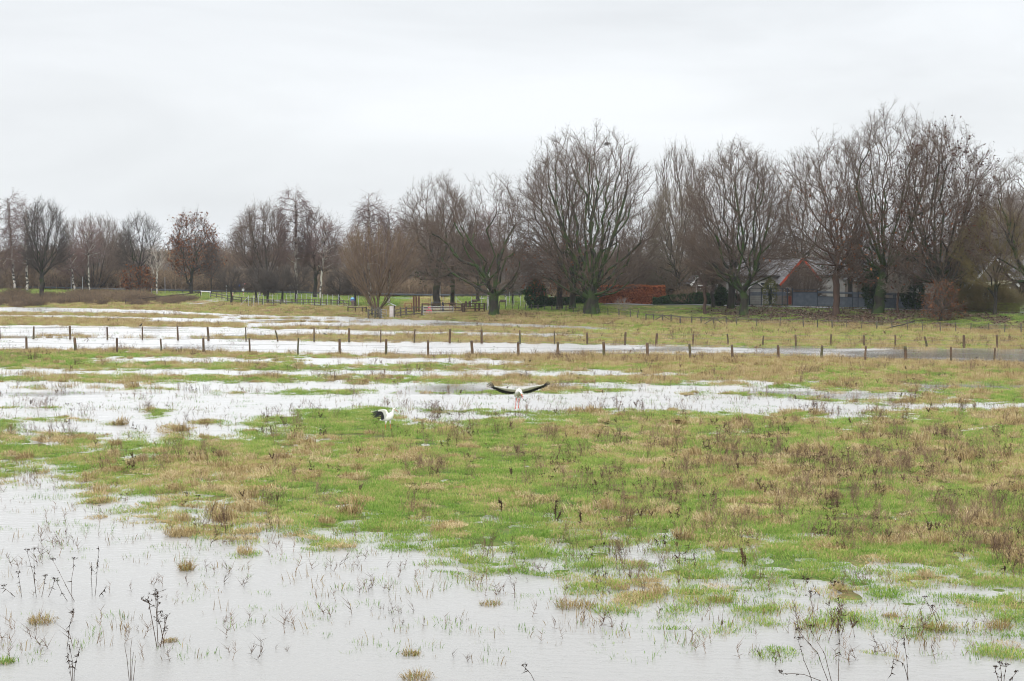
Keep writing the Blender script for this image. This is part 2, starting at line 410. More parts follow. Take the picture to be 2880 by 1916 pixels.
def build_water():
    V = [(-420, 5, 0), (420, 5, 0), (420, 120, 0), (-420, 120, 0), (420, 300, 0), (-420, 300, 0)]
    mb = MB(); mb.add([(-300, -60, 0), (300, -60, 0), (300, 285, 0), (-300, 285, 0)], [(0, 1, 2, 3)])
    m = bpy.data.materials.new('flood_water'); m.use_nodes = True; nt = m.node_tree; N = nt.nodes; L = nt.links
    N.clear(); o = N.new('ShaderNodeOutputMaterial')
    g = N.new('ShaderNodeNewGeometry')
    hs = []
    for sx, sy, sc, wgt in ((1.0, 2.2, 2.2, 0.5), (1.0, 2.0, 8.0, 0.22), (.35, .9, .9, .7)):
        mp = N.new('ShaderNodeMapping'); mp.inputs['Scale'].default_value = (sx, sy, 1); mp.inputs['Rotation'].default_value = (0, 0, R(8))
        L.new(g.outputs['Position'], mp.inputs[0])
        n = N.new('ShaderNodeTexNoise'); n.inputs['Scale'].default_value = sc; n.inputs['Detail'].default_value = 3
        L.new(mp.outputs[0], n.inputs[0])
        q = N.new('ShaderNodeMath'); q.operation = 'MULTIPLY'; q.inputs[1].default_value = wgt; L.new(n.outputs[0], q.inputs[0]); hs.append(q.outputs[0])
    s1 = N.new('ShaderNodeMath'); s1.operation = 'ADD'; L.new(hs[0], s1.inputs[0]); L.new(hs[1], s1.inputs[1])
    s2 = N.new('ShaderNodeMath'); s2.operation = 'ADD'; L.new(s1.outputs[0], s2.inputs[0]); L.new(hs[2], s2.inputs[1])
    wn_ = N.new('ShaderNodeTexNoise'); wn_.inputs['Scale'].default_value = 0.09; wn_.inputs['Detail'].default_value = 2   # breeze patches
    L.new(g.outputs['Position'], wn_.inputs[0])
    wr = N.new('ShaderNodeMapRange'); wr.inputs['From Min'].default_value = .35; wr.inputs['From Max'].default_value = .65
    wr.inputs['To Min'].default_value = .3; wr.inputs['To Max'].default_value = 1.0
    # the open left of the flood is ruffled by the wind, the water under the trees' lee is calm
    sx_ = N.new('ShaderNodeSeparateXYZ'); L.new(g.outputs['Position'], sx_.inputs[0])
    lee = N.new('ShaderNodeMapRange'); L.new(sx_.outputs['X'], lee.inputs[0]); lee.inputs['From Min'].default_value = 42; lee.inputs['From Max'].default_value = 6
    lee.inputs['To Min'].default_value = -.22; lee.inputs['To Max'].default_value = .12
    ly = N.new('ShaderNodeMapRange'); L.new(sx_.outputs['Y'], ly.inputs[0]); ly.inputs['From Min'].default_value = 92; ly.inputs['From Max'].default_value = 84
    ly.inputs['To Min'].default_value = 0; ly.inputs['To Max'].default_value = .34
    lz = N.new('ShaderNodeMapRange'); L.new(sx_.outputs['Y'], lz.inputs[0]); lz.inputs['From Min'].default_value = 50; lz.inputs['From Max'].default_value = 62
    lz.inputs['To Min'].default_value = .4; lz.inputs['To Max'].default_value = 1
    lm = N.new('ShaderNodeMath'); lm.operation = 'MULTIPLY'; L.new(ly.outputs[0], lm.inputs[0]); L.new(lz.outputs[0], lm.inputs[1])
    lb_ = N.new('ShaderNodeMath'); lb_.operation = 'ADD'; L.new(lee.outputs[0], lb_.inputs[0]); L.new(lm.outputs[0], lb_.inputs[1])
    la = N.new('ShaderNodeMath'); la.operation = 'ADD'; L.new(wn_.outputs[0], la.inputs[0]); L.new(lb_.outputs[0], la.inputs[1])
    L.new(la.outputs[0], wr.inputs[0])
    rr = N.new('ShaderNodeMapRange'); L.new(la.outputs[0], rr.inputs[0]); rr.inputs['From Min'].default_value = .3; rr.inputs['From Max'].default_value = .55
    rr.inputs['To Min'].default_value = .05; rr.inputs['To Max'].default_value = .29
    b = N.new('ShaderNodeBump'); b.inputs['Distance'].default_value = 0.05; L.new(wr.outputs[0], b.inputs['Strength']); L.new(s2.outputs[0], b.inputs['Height'])
    gl = N.new('ShaderNodeBsdfGlossy'); gl.inputs['Roughness'].default_value = 0.06; gl.inputs['Color'].default_value = (.955, .95, .945, 1)
    L.new(b.outputs[0], gl.inputs['Normal']); L.new(rr.outputs[0], gl.inputs['Roughness'])
    df = N.new('ShaderNodeBsdfDiffuse'); df.inputs['Color'].default_value = (.19, .186, .175, 1)
    fr = N.new('ShaderNodeFresnel'); fr.inputs['IOR'].default_value = 1.6; L.new(b.outputs[0], fr.inputs['Normal'])
    ms = N.new('ShaderNodeMixShader'); L.new(fr.outputs[0], ms.inputs[0]); L.new(df.outputs[0], ms.inputs[1]); L.new(gl.outputs[0], ms.inputs[2])
    L.new(ms.outputs[0], o.inputs[0])
    wo = mb.build('water', m); tag(wo, kind='structure')
build_water()

# ------------------------------------------------------------------ grass and weeds (stuff): clumps set out by their own small node tree
GREEN = plant_mat('grass_green', [(0, (.085, .165, .026)), (.35, (.17, .30, .055)), (.7, (.32, .40, .10)), (1, (.50, .37, .20))], tint=0.5, trans=.3)
TAN = plant_mat('grass_dry', [(0, (.12, .078, .034)), (.3, (.27, .19, .085)), (.65, (.44, .34, .175)), (1, (.58, .48, .29))], tint=0.45, trans=.25)
BROWN = plant_mat('weed_brown', [(0, (.035, .023, .017)), (.5, (.10, .064, .043)), (1, (.22, .15, .10))], tint=0.5, trans=0.0)

def ribbons(P, D, L, W, droop, c, rng):
    """one bent blade per row: base P, direction D (unit), length, width, how far the tip sinks"""
    n = len(P)
    side = np.cross(D, np.array([0, 0, 1.0])) + rng.normal(0, .35, (n, 3)); side /= np.linalg.norm(side, axis=1)[:, None] + 1e-6
    L = L[:, None]; W = W[:, None]; dr = droop[:, None]
    hor = D * np.array([1, 1, 0]); 
    P1 = P + D * L * .55
    P2 = P + D * L * (1 - .25 * dr) + hor * L * .25 * dr - np.array([0, 0, 1.0]) * L * .45 * dr
    V = np.stack([P - side * W / 2, P + side * W / 2, P1 + side * W * .4, P1 - side * W * .4, P2], 1).reshape(-1, 3)
    b = np.arange(n)[:, None] * 5
    T = np.concatenate([b + [0, 1, 2], b + [0, 2, 3], b + [3, 2, 4]], 0)
    return V, T, np.repeat(c, 5)
def clump(name, seed, n, rad, hmin, hmax, lean, wid, droop, wind=0.0, cmid=.4, material=None, extra=0):
    rng = np.random.default_rng(seed)
    r = rad * np.sqrt(rng.random(n)); a = rng.random(n) * 2 * np.pi
    P = np.stack([r * np.cos(a), r * np.sin(a), np.full(n, -.02)], 1)
    la = a + rng.normal(0, .9, n); ll = np.abs(rng.normal(0, lean, n)) + .08
    D = np.stack([np.cos(la) * ll + wind, np.sin(la) * ll + wind * .3, np.ones(n)], 1); D /= np.linalg.norm(D, axis=1)[:, None]
    L = (hmin + (hmax - hmin) * rng.random(n)) * (1.15 - .45 * (r / rad))
    V, T, c = ribbons(P, D, L, wid * (.6 + .8 * rng.random(n)), droop * rng.random(n), np.clip(rng.normal(cmid, .22, n), 0, 1), rng)
    me = tri_mesh(name, V, T, False, {'c': ('POINT', c)}); me.materials.append(material)
    return me
def spikes(P, D, r, k=3):
    """thin tapering stalks: base P, vector D to the tip"""
    n = len(P); d = D / (np.linalg.norm(D, axis=1)[:, None] + 1e-9)
    ref = np.where(np.abs(d[:, 2:3]) > .9, np.array([[1.0, 0, 0]]), np.array([[0, 0, 1.0]]))
    a = np.cross(d, ref); a /= np.linalg.norm(a, axis=1)[:, None] + 1e-9; b = np.cross(d, a)
    r = np.broadcast_to(np.asarray(r, float), (n,))[:, None]
    ring = [P + (a * math.cos(2 * math.pi * j / k) + b * math.sin(2 * math.pi * j / k)) * r for j in range(k)]
    V = np.stack(ring + [P + D], 1).reshape(-1, 3)
    base = np.arange(n)[:, None] * (k + 1)
    T = np.concatenate([base + [j, (j + 1) % k, k] for j in range(k)], 0)
    return V, T
def cat(parts):
    V = []; T = []; n = 0; C = []
    for p in parts:
        V.append(p[0]); T.append(p[1] + n); n += len(p[0]); C.append(p[2] if len(p) > 2 else np.full(len(p[0]), .5))
    return np.concatenate(V), np.concatenate(T), np.concatenate(C)
def weed(name, seed, nst, hmin, hmax, spread, kind, material=None):
    """dead weed: a few stalks; umbels, dock heads, hanging leaves or bare side twigs"""
    rng = np.random.default_rng(seed); parts = []
    for i in range(nst):
        p = np.array([rng.normal(0, spread * .3), rng.normal(0, spread * .3), -.03])
        h = rng.uniform(hmin, hmax); d = np.array([rng.normal(0, .22), rng.normal(0, .22), 1.0]); d /= np.linalg.norm(d)
        mid = p + d * h * .55; d2 = d + np.array([rng.normal(0, .15), rng.normal(0, .15), 0]); tip = mid + d2 * h * .45
        cc = rng.uniform(.2, .8)
        v, t = spikes(np.array([p, mid]), np.array([(mid - p) * 1.25, tip - mid]), np.array([.008, .006])); parts.append((v, t, np.full(len(v), cc)))
        if kind == 'umbel':
            q = 7; dirs = np.stack([rng.normal(0, .5, q), rng.normal(0, .5, q), np.ones(q) * .8], 1) * .11
            v, t = spikes(np.repeat(tip[None], q, 0), dirs, .004); parts.append((v, t, np.full(len(v), .2)))
            hb = tip + dirs; v, t = spikes(np.repeat(hb, 3, 0), rng.normal(0, .028, (q * 3, 3)), .010); parts.append((v, t, np.full(len(v), .1)))
        elif kind == 'dock':
            q = 46; s = rng.random(q) ** .8; pos = mid * (1 - s)[:, None] + tip * s[:, None]
            v, t = spikes(pos, rng.normal(0, .03, (q, 3)) + [0, 0, .02], .010); parts.append((v, t, np.full(len(v), rng.uniform(0, .5))))
        elif kind == 'leafy':
            q = 16; s = rng.random(q); pos = p + (mid - p) * (.5 + s * .5)[:, None] * 1.0; pos = np.where((s > .5)[:, None], mid + (tip - mid) * (s * 2 - 1)[:, None], pos)
            dr = np.stack([rng.normal(0, .07, q), rng.normal(0, .07, q), -np.abs(rng.normal(.05, .05, q))], 1)
            v, t = spikes(pos, dr, .009); parts.append((v, t, np.full(len(v), .15)))
        else:
            q = 8; s = .3 + .7 * rng.random(q); pos = p + (tip - p) * s[:, None]
            dr = np.stack([rng.normal(0, .1, q), rng.normal(0, .1, q), np.abs(rng.normal(.12, .05, q))], 1)
            v, t = spikes(pos, dr, .0045); parts.append((v, t, np.full(len(v), cc)))
    V, T, C = cat(parts)
    me = tri_mesh(name, V, T, False, {'c': ('POINT', C)}); me.materials.append(material or BROWN)
    return me
def proto_coll(name, meshes):
    c = bpy.data.collections.new(name)
    for i, me in enumerate(meshes):
        o = bpy.data.objects.new('%s_%02d' % (name, i), me); c.objects.link(o)
    return c
def scatter(name, P, scl, idx, tint, coll, rng, kind='stuff', label=None, cat_=None, tilt=.12, wind=False):
    n = len(P)
    me = bpy.data.meshes.new(name); me.vertices.add(n); me.vertices.foreach_set('co', np.asarray(P, np.float32).ravel())
    rot = np.stack([rng.normal(0, tilt, n), rng.normal(0, tilt, n), (rng.normal(0, .7, n) if wind else rng.random(n) * 6.283)], 1)
    a = me.attributes.new('rot', 'FLOAT_VECTOR', 'POINT'); a.data.foreach_set('vector', rot.astype(np.float32).ravel())
    for k, arr in (('scl', scl), ('tint', tint)):
        a = me.attributes.new(k, 'FLOAT', 'POINT'); a.data.foreach_set('value', np.asarray(arr, np.float32))
    a = me.attributes.new('idx', 'INT', 'POINT'); a.data.foreach_set('value', np.asarray(idx, np.int32))
    o = bpy.data.objects.new(name, me); COL.objects.link(o)
    g = bpy.data.node_groups.new(name + '_nodes', 'GeometryNodeTree')
    g.interface.new_socket('Geometry', in_out='INPUT', socket_type='NodeSocketGeometry')
    g.interface.new_socket('Geometry', in_out='OUTPUT', socket_type='NodeSocketGeometry')
    N = g.nodes; L = g.links
    gi = N.new('NodeGroupInput'); go = N.new('NodeGroupOutput'); ip = N.new('GeometryNodeInstanceOnPoints'); ci = N.new('GeometryNodeCollectionInfo')
    ci.inputs['Collection'].default_value = coll; ci.inputs['Separate Children'].default_value = True; ci.inputs['Reset Children'].default_value = True
    def na(k, t):
        x = N.new('GeometryNodeInputNamedAttribute'); x.data_type = t; x.inputs['Name'].default_value = k
        return [q for q in x.outputs if q.enabled and q.name == 'Attribute'][0]
    L.new(gi.outputs[0], ip.inputs['Points']); L.new(ci.outputs[0], ip.inputs['Instance']); ip.inputs['Pick Instance'].default_value = True
    L.new(na('idx', 'INT'), ip.inputs['Instance Index']); L.new(na('rot', 'FLOAT_VECTOR'), ip.inputs['Rotation'])
    L.new(na('scl', 'FLOAT'), ip.inputs['Scale']); L.new(ip.outputs[0], go.inputs[0])
    md = o.modifiers.new('scatter', 'NODES'); md.node_group = g
    tag(o, label, cat_, kind=kind)
    print('scatter', name, n)
    return o
def spread_points(rng, d0, d1, dens, amax=.37):
    area = amax * (d1 * d1 - d0 * d0)
    n = int(area * dens)
    d = np.sqrt(d0 * d0 + (d1 * d1 - d0 * d0) * rng.random(n)); x = (rng.random(n) * 2 - 1) * amax * d
    return x, d

grass_c = proto_coll('grass_clump', [clump('grass_clump', 10 + i, 240, .50, .07, (.16, .19, .23, .15)[i], .5, .013, .8, cmid=(.3, .4, .5, .55)[i], material=GREEN) for i in range(4)])
tuss_c = proto_coll('tussock', [clump('tussock', 30 + i, (230, 260, 200, 170, 240)[i], (.26, .36, .22, .30, .5)[i], .12, (.30, .28, .50, .38, .20)[i], (.65, .9, .35, .6, 1.0)[i], .012, 1.6, wind=(-.35, -.5, -.1, -.2, -.7)[i], cmid=(.45, .5, .4, .55, .5)[i], material=TAN) for i in range(5)])
reed_c = proto_coll('dry_stand', [clump('dry_stand', 50 + i, 110, .6, .35, (.8, .6, .7)[i], .22, .012, .7, cmid=.4, material=TAN) for i in range(3)])
weed_c = proto_coll('dead_weed', [weed('dead_weed', 70, 7, .4, 1.0, .7, 'bare'), weed('dead_weed', 71, 3, .5, .95, .4, 'umbel'), weed('dead_weed', 72, 2, .35, .8, .3, 'dock'),
                                  weed('dead_weed', 73, 4, .3, .7, .5, 'leafy'), weed('dead_weed', 74, 12, .3, .75, 1.1, 'bare'), weed('dead_weed', 75, 9, .3, .9, .9, 'bare')])
blade_c = proto_coll('water_blades', [clump('water_blades', 90 + i, 30, .40, .08, .24, .4, .012, .4, cmid=.1, material=GREEN) for i in range(2)] +
                     [clump('water_stalks', 95, 8, .35, .12, .5, .45, .013, .4, cmid=0.0, material=TAN), weed('water_weed', 96, 2, .15, .5, .5, 'bare'), weed('water_weed', 97, 3, .1, .35, .6, 'bare')])

def grow_meadow():
    rng = np.random.default_rng(7)
    GP = []; GS = []; GT = []; TP = []; TS = []; TT = []; TI = []; RP = []; RS = []; RT = []; WP = []; WS = []; WI = []; BP = []; BS = []; BI = []
    for d0, d1, dn, s0 in ((30, 62, 5.0, 1.0), (62, 95, 3.2, 1.1), (95, 150, 1.7, 1.35), (150, 235, .85, 1.8), (235, 330, .35, 2.4)):
        x, y = spread_points(rng, d0, d1, dn)
        z = height(x, y); dry, lit, u, v, b = zone(x, y); r = rng.random(len(x))
        onroad = (b > 1.72) & (u > 1330)
        lowz = np.clip((z + .045) / .05, 0, 1)
        k = (r < lowz) & ~onroad & (rng.random(len(x)) > .93 * lit)
        GP.append(np.stack([x, y, z - .02], 1)[k]); GS.append((s0 * rng.uniform(.75, 1.2, len(x)))[k]); GT.append(np.clip(dry * .9 + rng.normal(0, .12, len(x)), 0, 1)[k])
        # dry tussocks
        x, y = spread_points(rng, d0, d1, dn * (.9 if d0 > 90 else .50)); z = height(x, y); dry, lit, u, v, b = zone(x, y); r = rng.random(len(x))
        onroad = (b > 1.72) & (u > 1330)
        pr = np.clip((dry - .28) * 1.3, 0.02, .95) * np.clip((z + .05) / .05, 0, 1) * (1 - .9 * lit)
        k = (r < pr) & ~onroad
        sc = s0 ** .6 * (rng.uniform(.55, 1.15, len(x)) + (.15 + .5 * (rng.random(len(x)) < .3)) * (y < 100)) * np.where(b > .95, .45, 1.0)
        far_low = np.where((u > 1330) & (y > 120), .85, 1)
        TP.append(np.stack([x, y, z], 1)[k]); TS.append((sc * far_low)[k]); TT.append(rng.random(k.sum()) * 1.0 - .15); TI.append(rng.integers(0, 5, k.sum()))
        # standing dead grass on the banks and the strips
        x, y = spread_points(rng, d0, d1, dn * (.45 if d0 < 90 else 1.4)); z = height(x, y); dry, lit, u, v, b = zone(x, y); r = rng.random(len(x))
        pr = np.clip((dry - .62) * 1.5, 0, .9) * (z > -.12) * (b < .9) * (1 - lit) * (y > 80)
        k = (r < pr)
        RP.append(np.stack([x, y, z], 1)[k]); RS.append((s0 ** .4 * rng.uniform(.5, .95, len(x)))[k]); RT.append(rng.random(k.sum()) - .25)
        # dark dead weeds
        x, y = spread_points(rng, d0, d1, dn * .55); z = height(x, y); dry, lit, u, v, b = zone(x, y); r = rng.random(len(x))
        pt = fbm(x / 3.4, y / 3.4, 61, 2)
        pr = np.clip(.10 + 1.3 * pt + .25 * (u > 1250) * (v > 1000) - .25 * (v < 760) * (u < 900) + .12 * (v < 762) * (u > 950) * (u < 1700), .02, .75) * (z > np.where(y < 66, -.02, -.08)) * (b < 1.5) * np.clip(.35 + dry, 0, 1)
        pr = pr + .10 * (u > 1180) * (v > 1000) * (pt > -.05) * (z > 0)
        pr = pr + .35 * ((u < 160) & (v > 905) & (v < 945) & (z > -.3) & (rng.random(len(x)) < .5))
        k = (r < pr)
        WP.append(np.stack([x, y, np.maximum(z, -.12)], 1)[k]); WS.append((s0 ** .3 * rng.uniform(.5, 1.2, len(x)))[k]); WI.append(rng.choice(6, k.sum(), p=[.22, .12, .10, .12, .24, .20]))
        # sparse blades and stalks coming up through shallow water
        x, y = spread_points(rng, d0, d1, dn * 2.2); z = height(x, y); r = rng.random(len(x)); u, v = proj(x, y, 0.0)
        pt = fbm(x / 2.2, y / 2.2, 77, 3); dep = -z
        pr = (z < -.01) * np.clip(.6 * np.exp(-dep / .05) + .05 + .42 * np.clip(pt, 0, 1) ** 1.3, 0, .8) * np.where(v < 770, .7, 1)
        pr = np.where((y > 122) & (y < 150), pr * .12, pr) + .05 * (y < 62) * (z < -.01)
        k = (r < pr)
        BP.append(np.stack([x, y, np.full(len(x), -.03)], 1)[k]); BS.append((s0 ** .5 * rng.uniform(.5, 1.35, len(x)))[k]); BI.append(rng.choice(5, k.sum(), p=[.22, .22, .32, .16, .08]))
    C = np.concatenate
    P = C(GP); scatter('grass', P, C(GS), rng.integers(0, 4, len(P)), C(GT), grass_c, rng)
    P = C(TP); scatter('dry_grass', P, C(TS), C(TI), C(TT), tuss_c, rng, wind=True)
    P = C(RP); scatter('dead_grass', P, C(RS), rng.integers(0, 3, len(P)), C(RT), reed_c, rng)
    P = C(WP); scatter('weeds', P, C(WS), C(WI), rng.random(len(P)) - .2, weed_c, rng)
    P = C(BP); scatter('marsh_vegetation', P, C(BS), C(BI), rng.random(len(P)) * .6, blade_c, rng)
    # fallen leaves on the shaded slope
    x, y = spread_points(rng, 150, 215, 20.0); z = height(x, y); dry, lit, u, v, b = zone(x, y)
    k = rng.random(len(x)) < lit * .9; x, y, z = x[k], y[k], z[k]; n = len(x)
    c = np.stack([x, y, z + .03], 1); a = rng.normal(0, .075, (n, 3)); bb = rng.normal(0, .075, (n, 3))
    V = np.stack([c - a, c + bb, c + a, c - bb], 1).reshape(-1, 3); V[:, 2] = np.maximum(V[:, 2], np.repeat(z, 4) + .005)
    q = np.arange(n)[:, None] * 4; T = C([q + [0, 1, 2], q + [0, 2, 3]], 0)
    LM = plant_mat('leaf_litter', [(0, (.055, .034, .026)), (.6, (.12, .08, .06)), (1, (.22, .16, .13))], trans=.1)
    o = add_mesh('fallen_leaves', tri_mesh('fallen_leaves', V, T, False, {'c': ('POINT', np.repeat(rng.random(n), 4))}), LM); tag(o, kind='stuff')
grow_meadow()

# ------------------------------------------------------------------ trees
BARK = mat('bark', (.026, .023, .018), (.050, .043, .034), 2.5, .9, (1, 1, .3), c3=(.030, .042, .012), s3=.7, t3=(.48, .62))
BARKRED = mat('bark_reddish', (.055, .036, .026), (.09, .055, .04), 3, .9, (1, 1, .3))
MOSSY = mat('bark_mossy', (.020, .019, .014), (.042, .038, .027), 2.5, .9, (1, 1, .3), c3=(.034, .058, .012), s3=.8, t3=(.42, .54))
PALE = mat('bark_pale', (.16, .14, .11), (.30, .27, .22), 3, .85, (1, 1, .3))
def birch_bark():
    m = mat('birch_bark', (.46, .44, .39), (.36, .33, .28), 6, .7, (1, 1, 3), c3=(.035, .03, .026), s3=1.6, t3=(.50, .56))
    return m
BIRCH = birch_bark()
TWIG = mat('twigs_brown', (.080, .057, .042), (.12, .086, .062), 1.2, .9)
TWIGDARK = mat('twigs_dark', (.045, .037, .030), (.068, .055, .043), 1.0, .9)
TWIGRED = mat('twigs_birch', (.135, .088, .080), (.19, .125, .11), 1.2, .9)
TWIGTAN = mat('twigs_willow', (.12, .083, .052), (.18, .125, .08), 1.0, .9)
TWIGOLIVE = mat('twigs_olive', (.11, .095, .035), (.17, .125, .05), 1.0, .9)
TWIGPALE = mat('twigs_pale', (.26, .22, .18), (.38, .33, .28), 2, .9)
TWIGHAZE = mat('twigs_haze_grey', (.155, .14, .13), (.21, .185, .17), .6, .9)  # background woods: grey lightened, part of the distance haze put into the colour
LEAFRUST = plant_mat('leaves_rust', [(0, (.06, .022, .010)), (.5, (.16, .060, .026)), (1, (.30, .13, .06))], trans=.25)
LEAFHEDGE = plant_mat('leaves_beech', [(0, (.13, .042, .020)), (.5, (.38, .12, .052)), (1, (.56, .24, .12))], trans=.2)
LEAFGREEN = plant_mat('leaves_evergreen', [(0, (.010, .022, .008)), (.5, (.028, .055, .018)), (1, (.07, .11, .045))], trans=.1)
LEAFDARK = plant_mat('seed_heads', [(0, (.03, .015, .01)), (1, (.10, .045, .03))], trans=0)

def bough_mesh(A, B, ra, rb, k):
    d = B - A; L = np.linalg.norm(d, axis=1)[:, None] + 1e-9; d = d / L
    ref = np.where(np.abs(d[:, 2:3]) > .95, np.array([[1.0, 0, 0]]), np.array([[0, 0, 1.0]]))
    a = np.cross(d, ref); a /= np.linalg.norm(a, axis=1)[:, None] + 1e-9; b = np.cross(d, a)
    B2 = B + d * rb[:, None] * .6
    r1 = [A + (a * math.cos(2 * math.pi * j / k) + b * math.sin(2 * math.pi * j / k)) * ra[:, None] for j in range(k)]
    r2 = [B2 + (a * math.cos(2 * math.pi * j / k) + b * math.sin(2 * math.pi * j / k)) * rb[:, None] for j in range(k)]
    V = np.stack(r1 + r2, 1).reshape(-1, 3); base = np.arange(len(A))[:, None] * 2 * k
    T = np.concatenate([base + q for j in range(k) for q in ([j, (j + 1) % k, k + (j + 1) % k], [j, k + (j + 1) % k, k + j])], 0)
    return V, T

def grow(seed, H, fork, wl, wr, wd, npts, R0, prof=.68, bf=.6, limbs=9, low=None, leader=False, paths=(), lean=0.0, droop=0.0,
         tw=4, twl=1.0, twr=.013, up=.3, sub=3, rleaf=.018, lnoise=.4, stems=None, outer=.45, split=.07, wig=.19):
    """grow one bare tree about the origin. returns trunk (V,T), crown (V,T), twig tips"""
    rng = np.random.default_rng(seed)
    if low is None: low = fork
    P = [np.zeros(3)]; par = [-1]; pl = [0.0]; free = [False]
    def push(p, q, f=True):
        P.append(np.asarray(p, float)); par.append(q); pl.append(pl[q] + np.linalg.norm(P[-1] - P[q])); free.append(f); return len(P) - 1
    top = H * (.93 if leader else 0)
    hts = np.arange(.9, (top if leader else fork) + .01, .9)
    last = 0; trunk_ids = [0]
    for h in hts:
        last = push((lean * h + rng.normal(0, .04) * wig * 8, rng.normal(0, .05), h), last, h > fork * .9); trunk_ids.append(last)
    if not leader and stems is None:
        last = push((lean * fork, 0, fork), last)
    ftop = last; fz = P[ftop][2]
    def envelope(t):
        s = np.clip(t, 0, 1) ** prof
        return np.sqrt(np.clip(1 - np.abs(2 * s - 1) ** 2.5, 0, 1))
    tt = np.linspace(0, 1, 200); E = envelope(tt)
    cx = lean * H * .5
    # main limbs
    lp = []
    if stems is not None:
        for i in range(stems):
            a = rng.uniform(-1, 1); yd = rng.uniform(-.7, .7)
            tipx = (wl if a < 0 else wr) * a; h = H * (1 - .42 * abs(a) ** 1.6) * rng.uniform(.72, .97)
            pts = [np.array([tipx * .22, yd * .3, 0.0])]
            for s in (.12, .28, .45, .62, .8, .95):
                pts.append(np.array([tipx * (.22 + .78 * s ** (1.1 - .2 * abs(a))), yd * wd * s, h * s ** .88]) + rng.normal(0, .05 * H * .12, 3))
            lp.append((0, pts))
    else:
        for path in paths:
            lp.append((None, [np.array(q, float) for q in path]))
        for i in range(limbs):
            a = 2 * math.pi * (i * .382 + rng.uniform(-.06, .06)); t = rng.uniform(.25, 1.0) if not leader else 0
            rr = np.interp(t, tt, E) * rng.uniform(.55, .85); x = math.cos(a) * rr; x *= wl if x < 0 else wr
            z = low + (H - low) * t; y = math.sin(a) * rr * wd
            tip = np.array([cx + x, y, z]) * np.array([1, 1, .97])
            st = P[ftop] if rng.random() < .55 or len(hts) < 3 else P[trunk_ids[-1 - rng.integers(0, min(3, len(trunk_ids) - 1))]]
            c = st + np.array([(tip[0] - st[0]) * .6, (tip[1] - st[1]) * .6, (tip[2] - st[2]) * .38])
            n = max(4, int(np.linalg.norm(tip - st) / 1.1)); pts = []
            for s in np.linspace(0, 1, n + 1)[1:]:
                pts.append(st * (1 - s) ** 2 + c * 2 * s * (1 - s) + tip * s * s + rng.normal(0, wig, 3))
            lp.append((None, [st] + pts))
    for q0, pts in lp:
        A = np.array(P)
        if q0 is None:
            q0 = int(np.argmin(np.linalg.norm(A - pts[0], axis=1)))
        q = q0
        for p in pts[1:]: q = push(p, q)
    # points that fill the crown
    k = 0; C = []
    npts = int(npts * .70)
    while len(C) < npts:
        m = npts * 3
        t = rng.random(m); e = np.interp(t, tt, E); keep = rng.random(m) < (e / E.max()) ** 1.3
        t, e = t[keep], e[keep]
        rr = (outer + (1 - outer) * rng.random(len(t))) ** .7
        a = rng.random(len(t)) * 2 * np.pi
        lump = 1 + lnoise * .35 * np.sin(a * 3 + t * 7 + seed) + lnoise * 1.5 * (vnoise(a * 2.1, t * 5, seed) - .5)
        x = np.cos(a) * rr * e * lump; x = np.where(x < 0, x * wl, x * wr); y = np.sin(a) * rr * e * wd * lump
        z = low + (H - low) * t * (1 + .17 * (vnoise(a * 2.2, t * 3, seed + 5) - .75))
        pts = np.stack([cx + x, y, z], 1)
        C += list(pts)
    C = np.array(C[:npts]); f0 = np.array([lean * fz, 0, fz if stems is None else 0])
    C = C[np.argsort(np.linalg.norm((C - f0) * [1, 1, .9], axis=1))]
    n0 = len(P); M = n0 + 2 * npts + 10
    PP = np.zeros((M, 3)); PP[:n0] = P; PA = np.full(M, -1); PA[:n0] = par; PL = np.zeros(M); PL[:n0] = pl; FR = np.zeros(M); FR[:n0] = np.where(free, 0, 50.0)
    n = n0
    for p in C:
        dv = p - PP[:n]; ds = np.sqrt((dv * dv).sum(1))
        cost = ds + bf * PL[:n] + FR[:n] + .22 * np.maximum(0, -dv[:, 2]) * (1 - droop)
        q = int(np.argmin(cost)); L = ds[q]
        if L > 1.0:
            mid = (PP[q] + p) / 2 + rng.normal(0, .10 * L ** .7, 3) + np.array([0, 0, -.05 * L]); PP[n] = mid; PA[n] = q; PL[n] = PL[q] + np.linalg.norm(mid - PP[q]); q = n; n += 1
        PP[n] = p; PA[n] = q; PL[n] = PL[q] + np.linalg.norm(p - PP[q]); n += 1
    PP = PP[:n]; PA = PA[:n]; PL = PL[:n]
    # pipe model
    order = np.argsort(-PL); cnt = np.zeros(n); child = np.zeros(n, int); np.add.at(child, PA[PA >= 0], 1); cnt[child == 0] = 1
    for i in order:
        if PA[i] >= 0: cnt[PA[i]] += cnt[i]
    e = math.log(max(cnt[0], 2)) / math.log(R0 / rleaf); rad = rleaf * np.maximum(cnt, 1) ** (1 / e)
    sm = PP.copy(); msk = (np.arange(n) >= n0)
    avg = np.zeros_like(PP); np.add.at(avg, PA[1:], PP[1:] * cnt[1:, None]); wsum = np.zeros(n); np.add.at(wsum, PA[1:], cnt[1:])
    has = msk & (wsum > 0); sm[has] = .5 * PP[has] + .25 * PP[PA[has]] + .25 * avg[has] / wsum[has][:, None]; PP = sm
    A = PP[PA[1:]]; B = PP[1:]; ra = np.minimum(rad[PA[1:]], rad[1:] * 1.25 + .004); rb = rad[1:]
    # flare at the foot
    foot = B[:, 2] < 1.3
    ra = np.where((A[:, 2] < .3) & foot & (stems is None), ra * 1.35, ra)
    A = A.copy(); A[:, 2] = np.where(PA[1:] == 0, A[:, 2] - .4, A[:, 2])
    big = rb > split
    tv = bough_mesh(A[big], B[big], ra[big], rb[big], 8)
    cv = [bough_mesh(A[~big], B[~big], ra[~big], rb[~big], 3)]
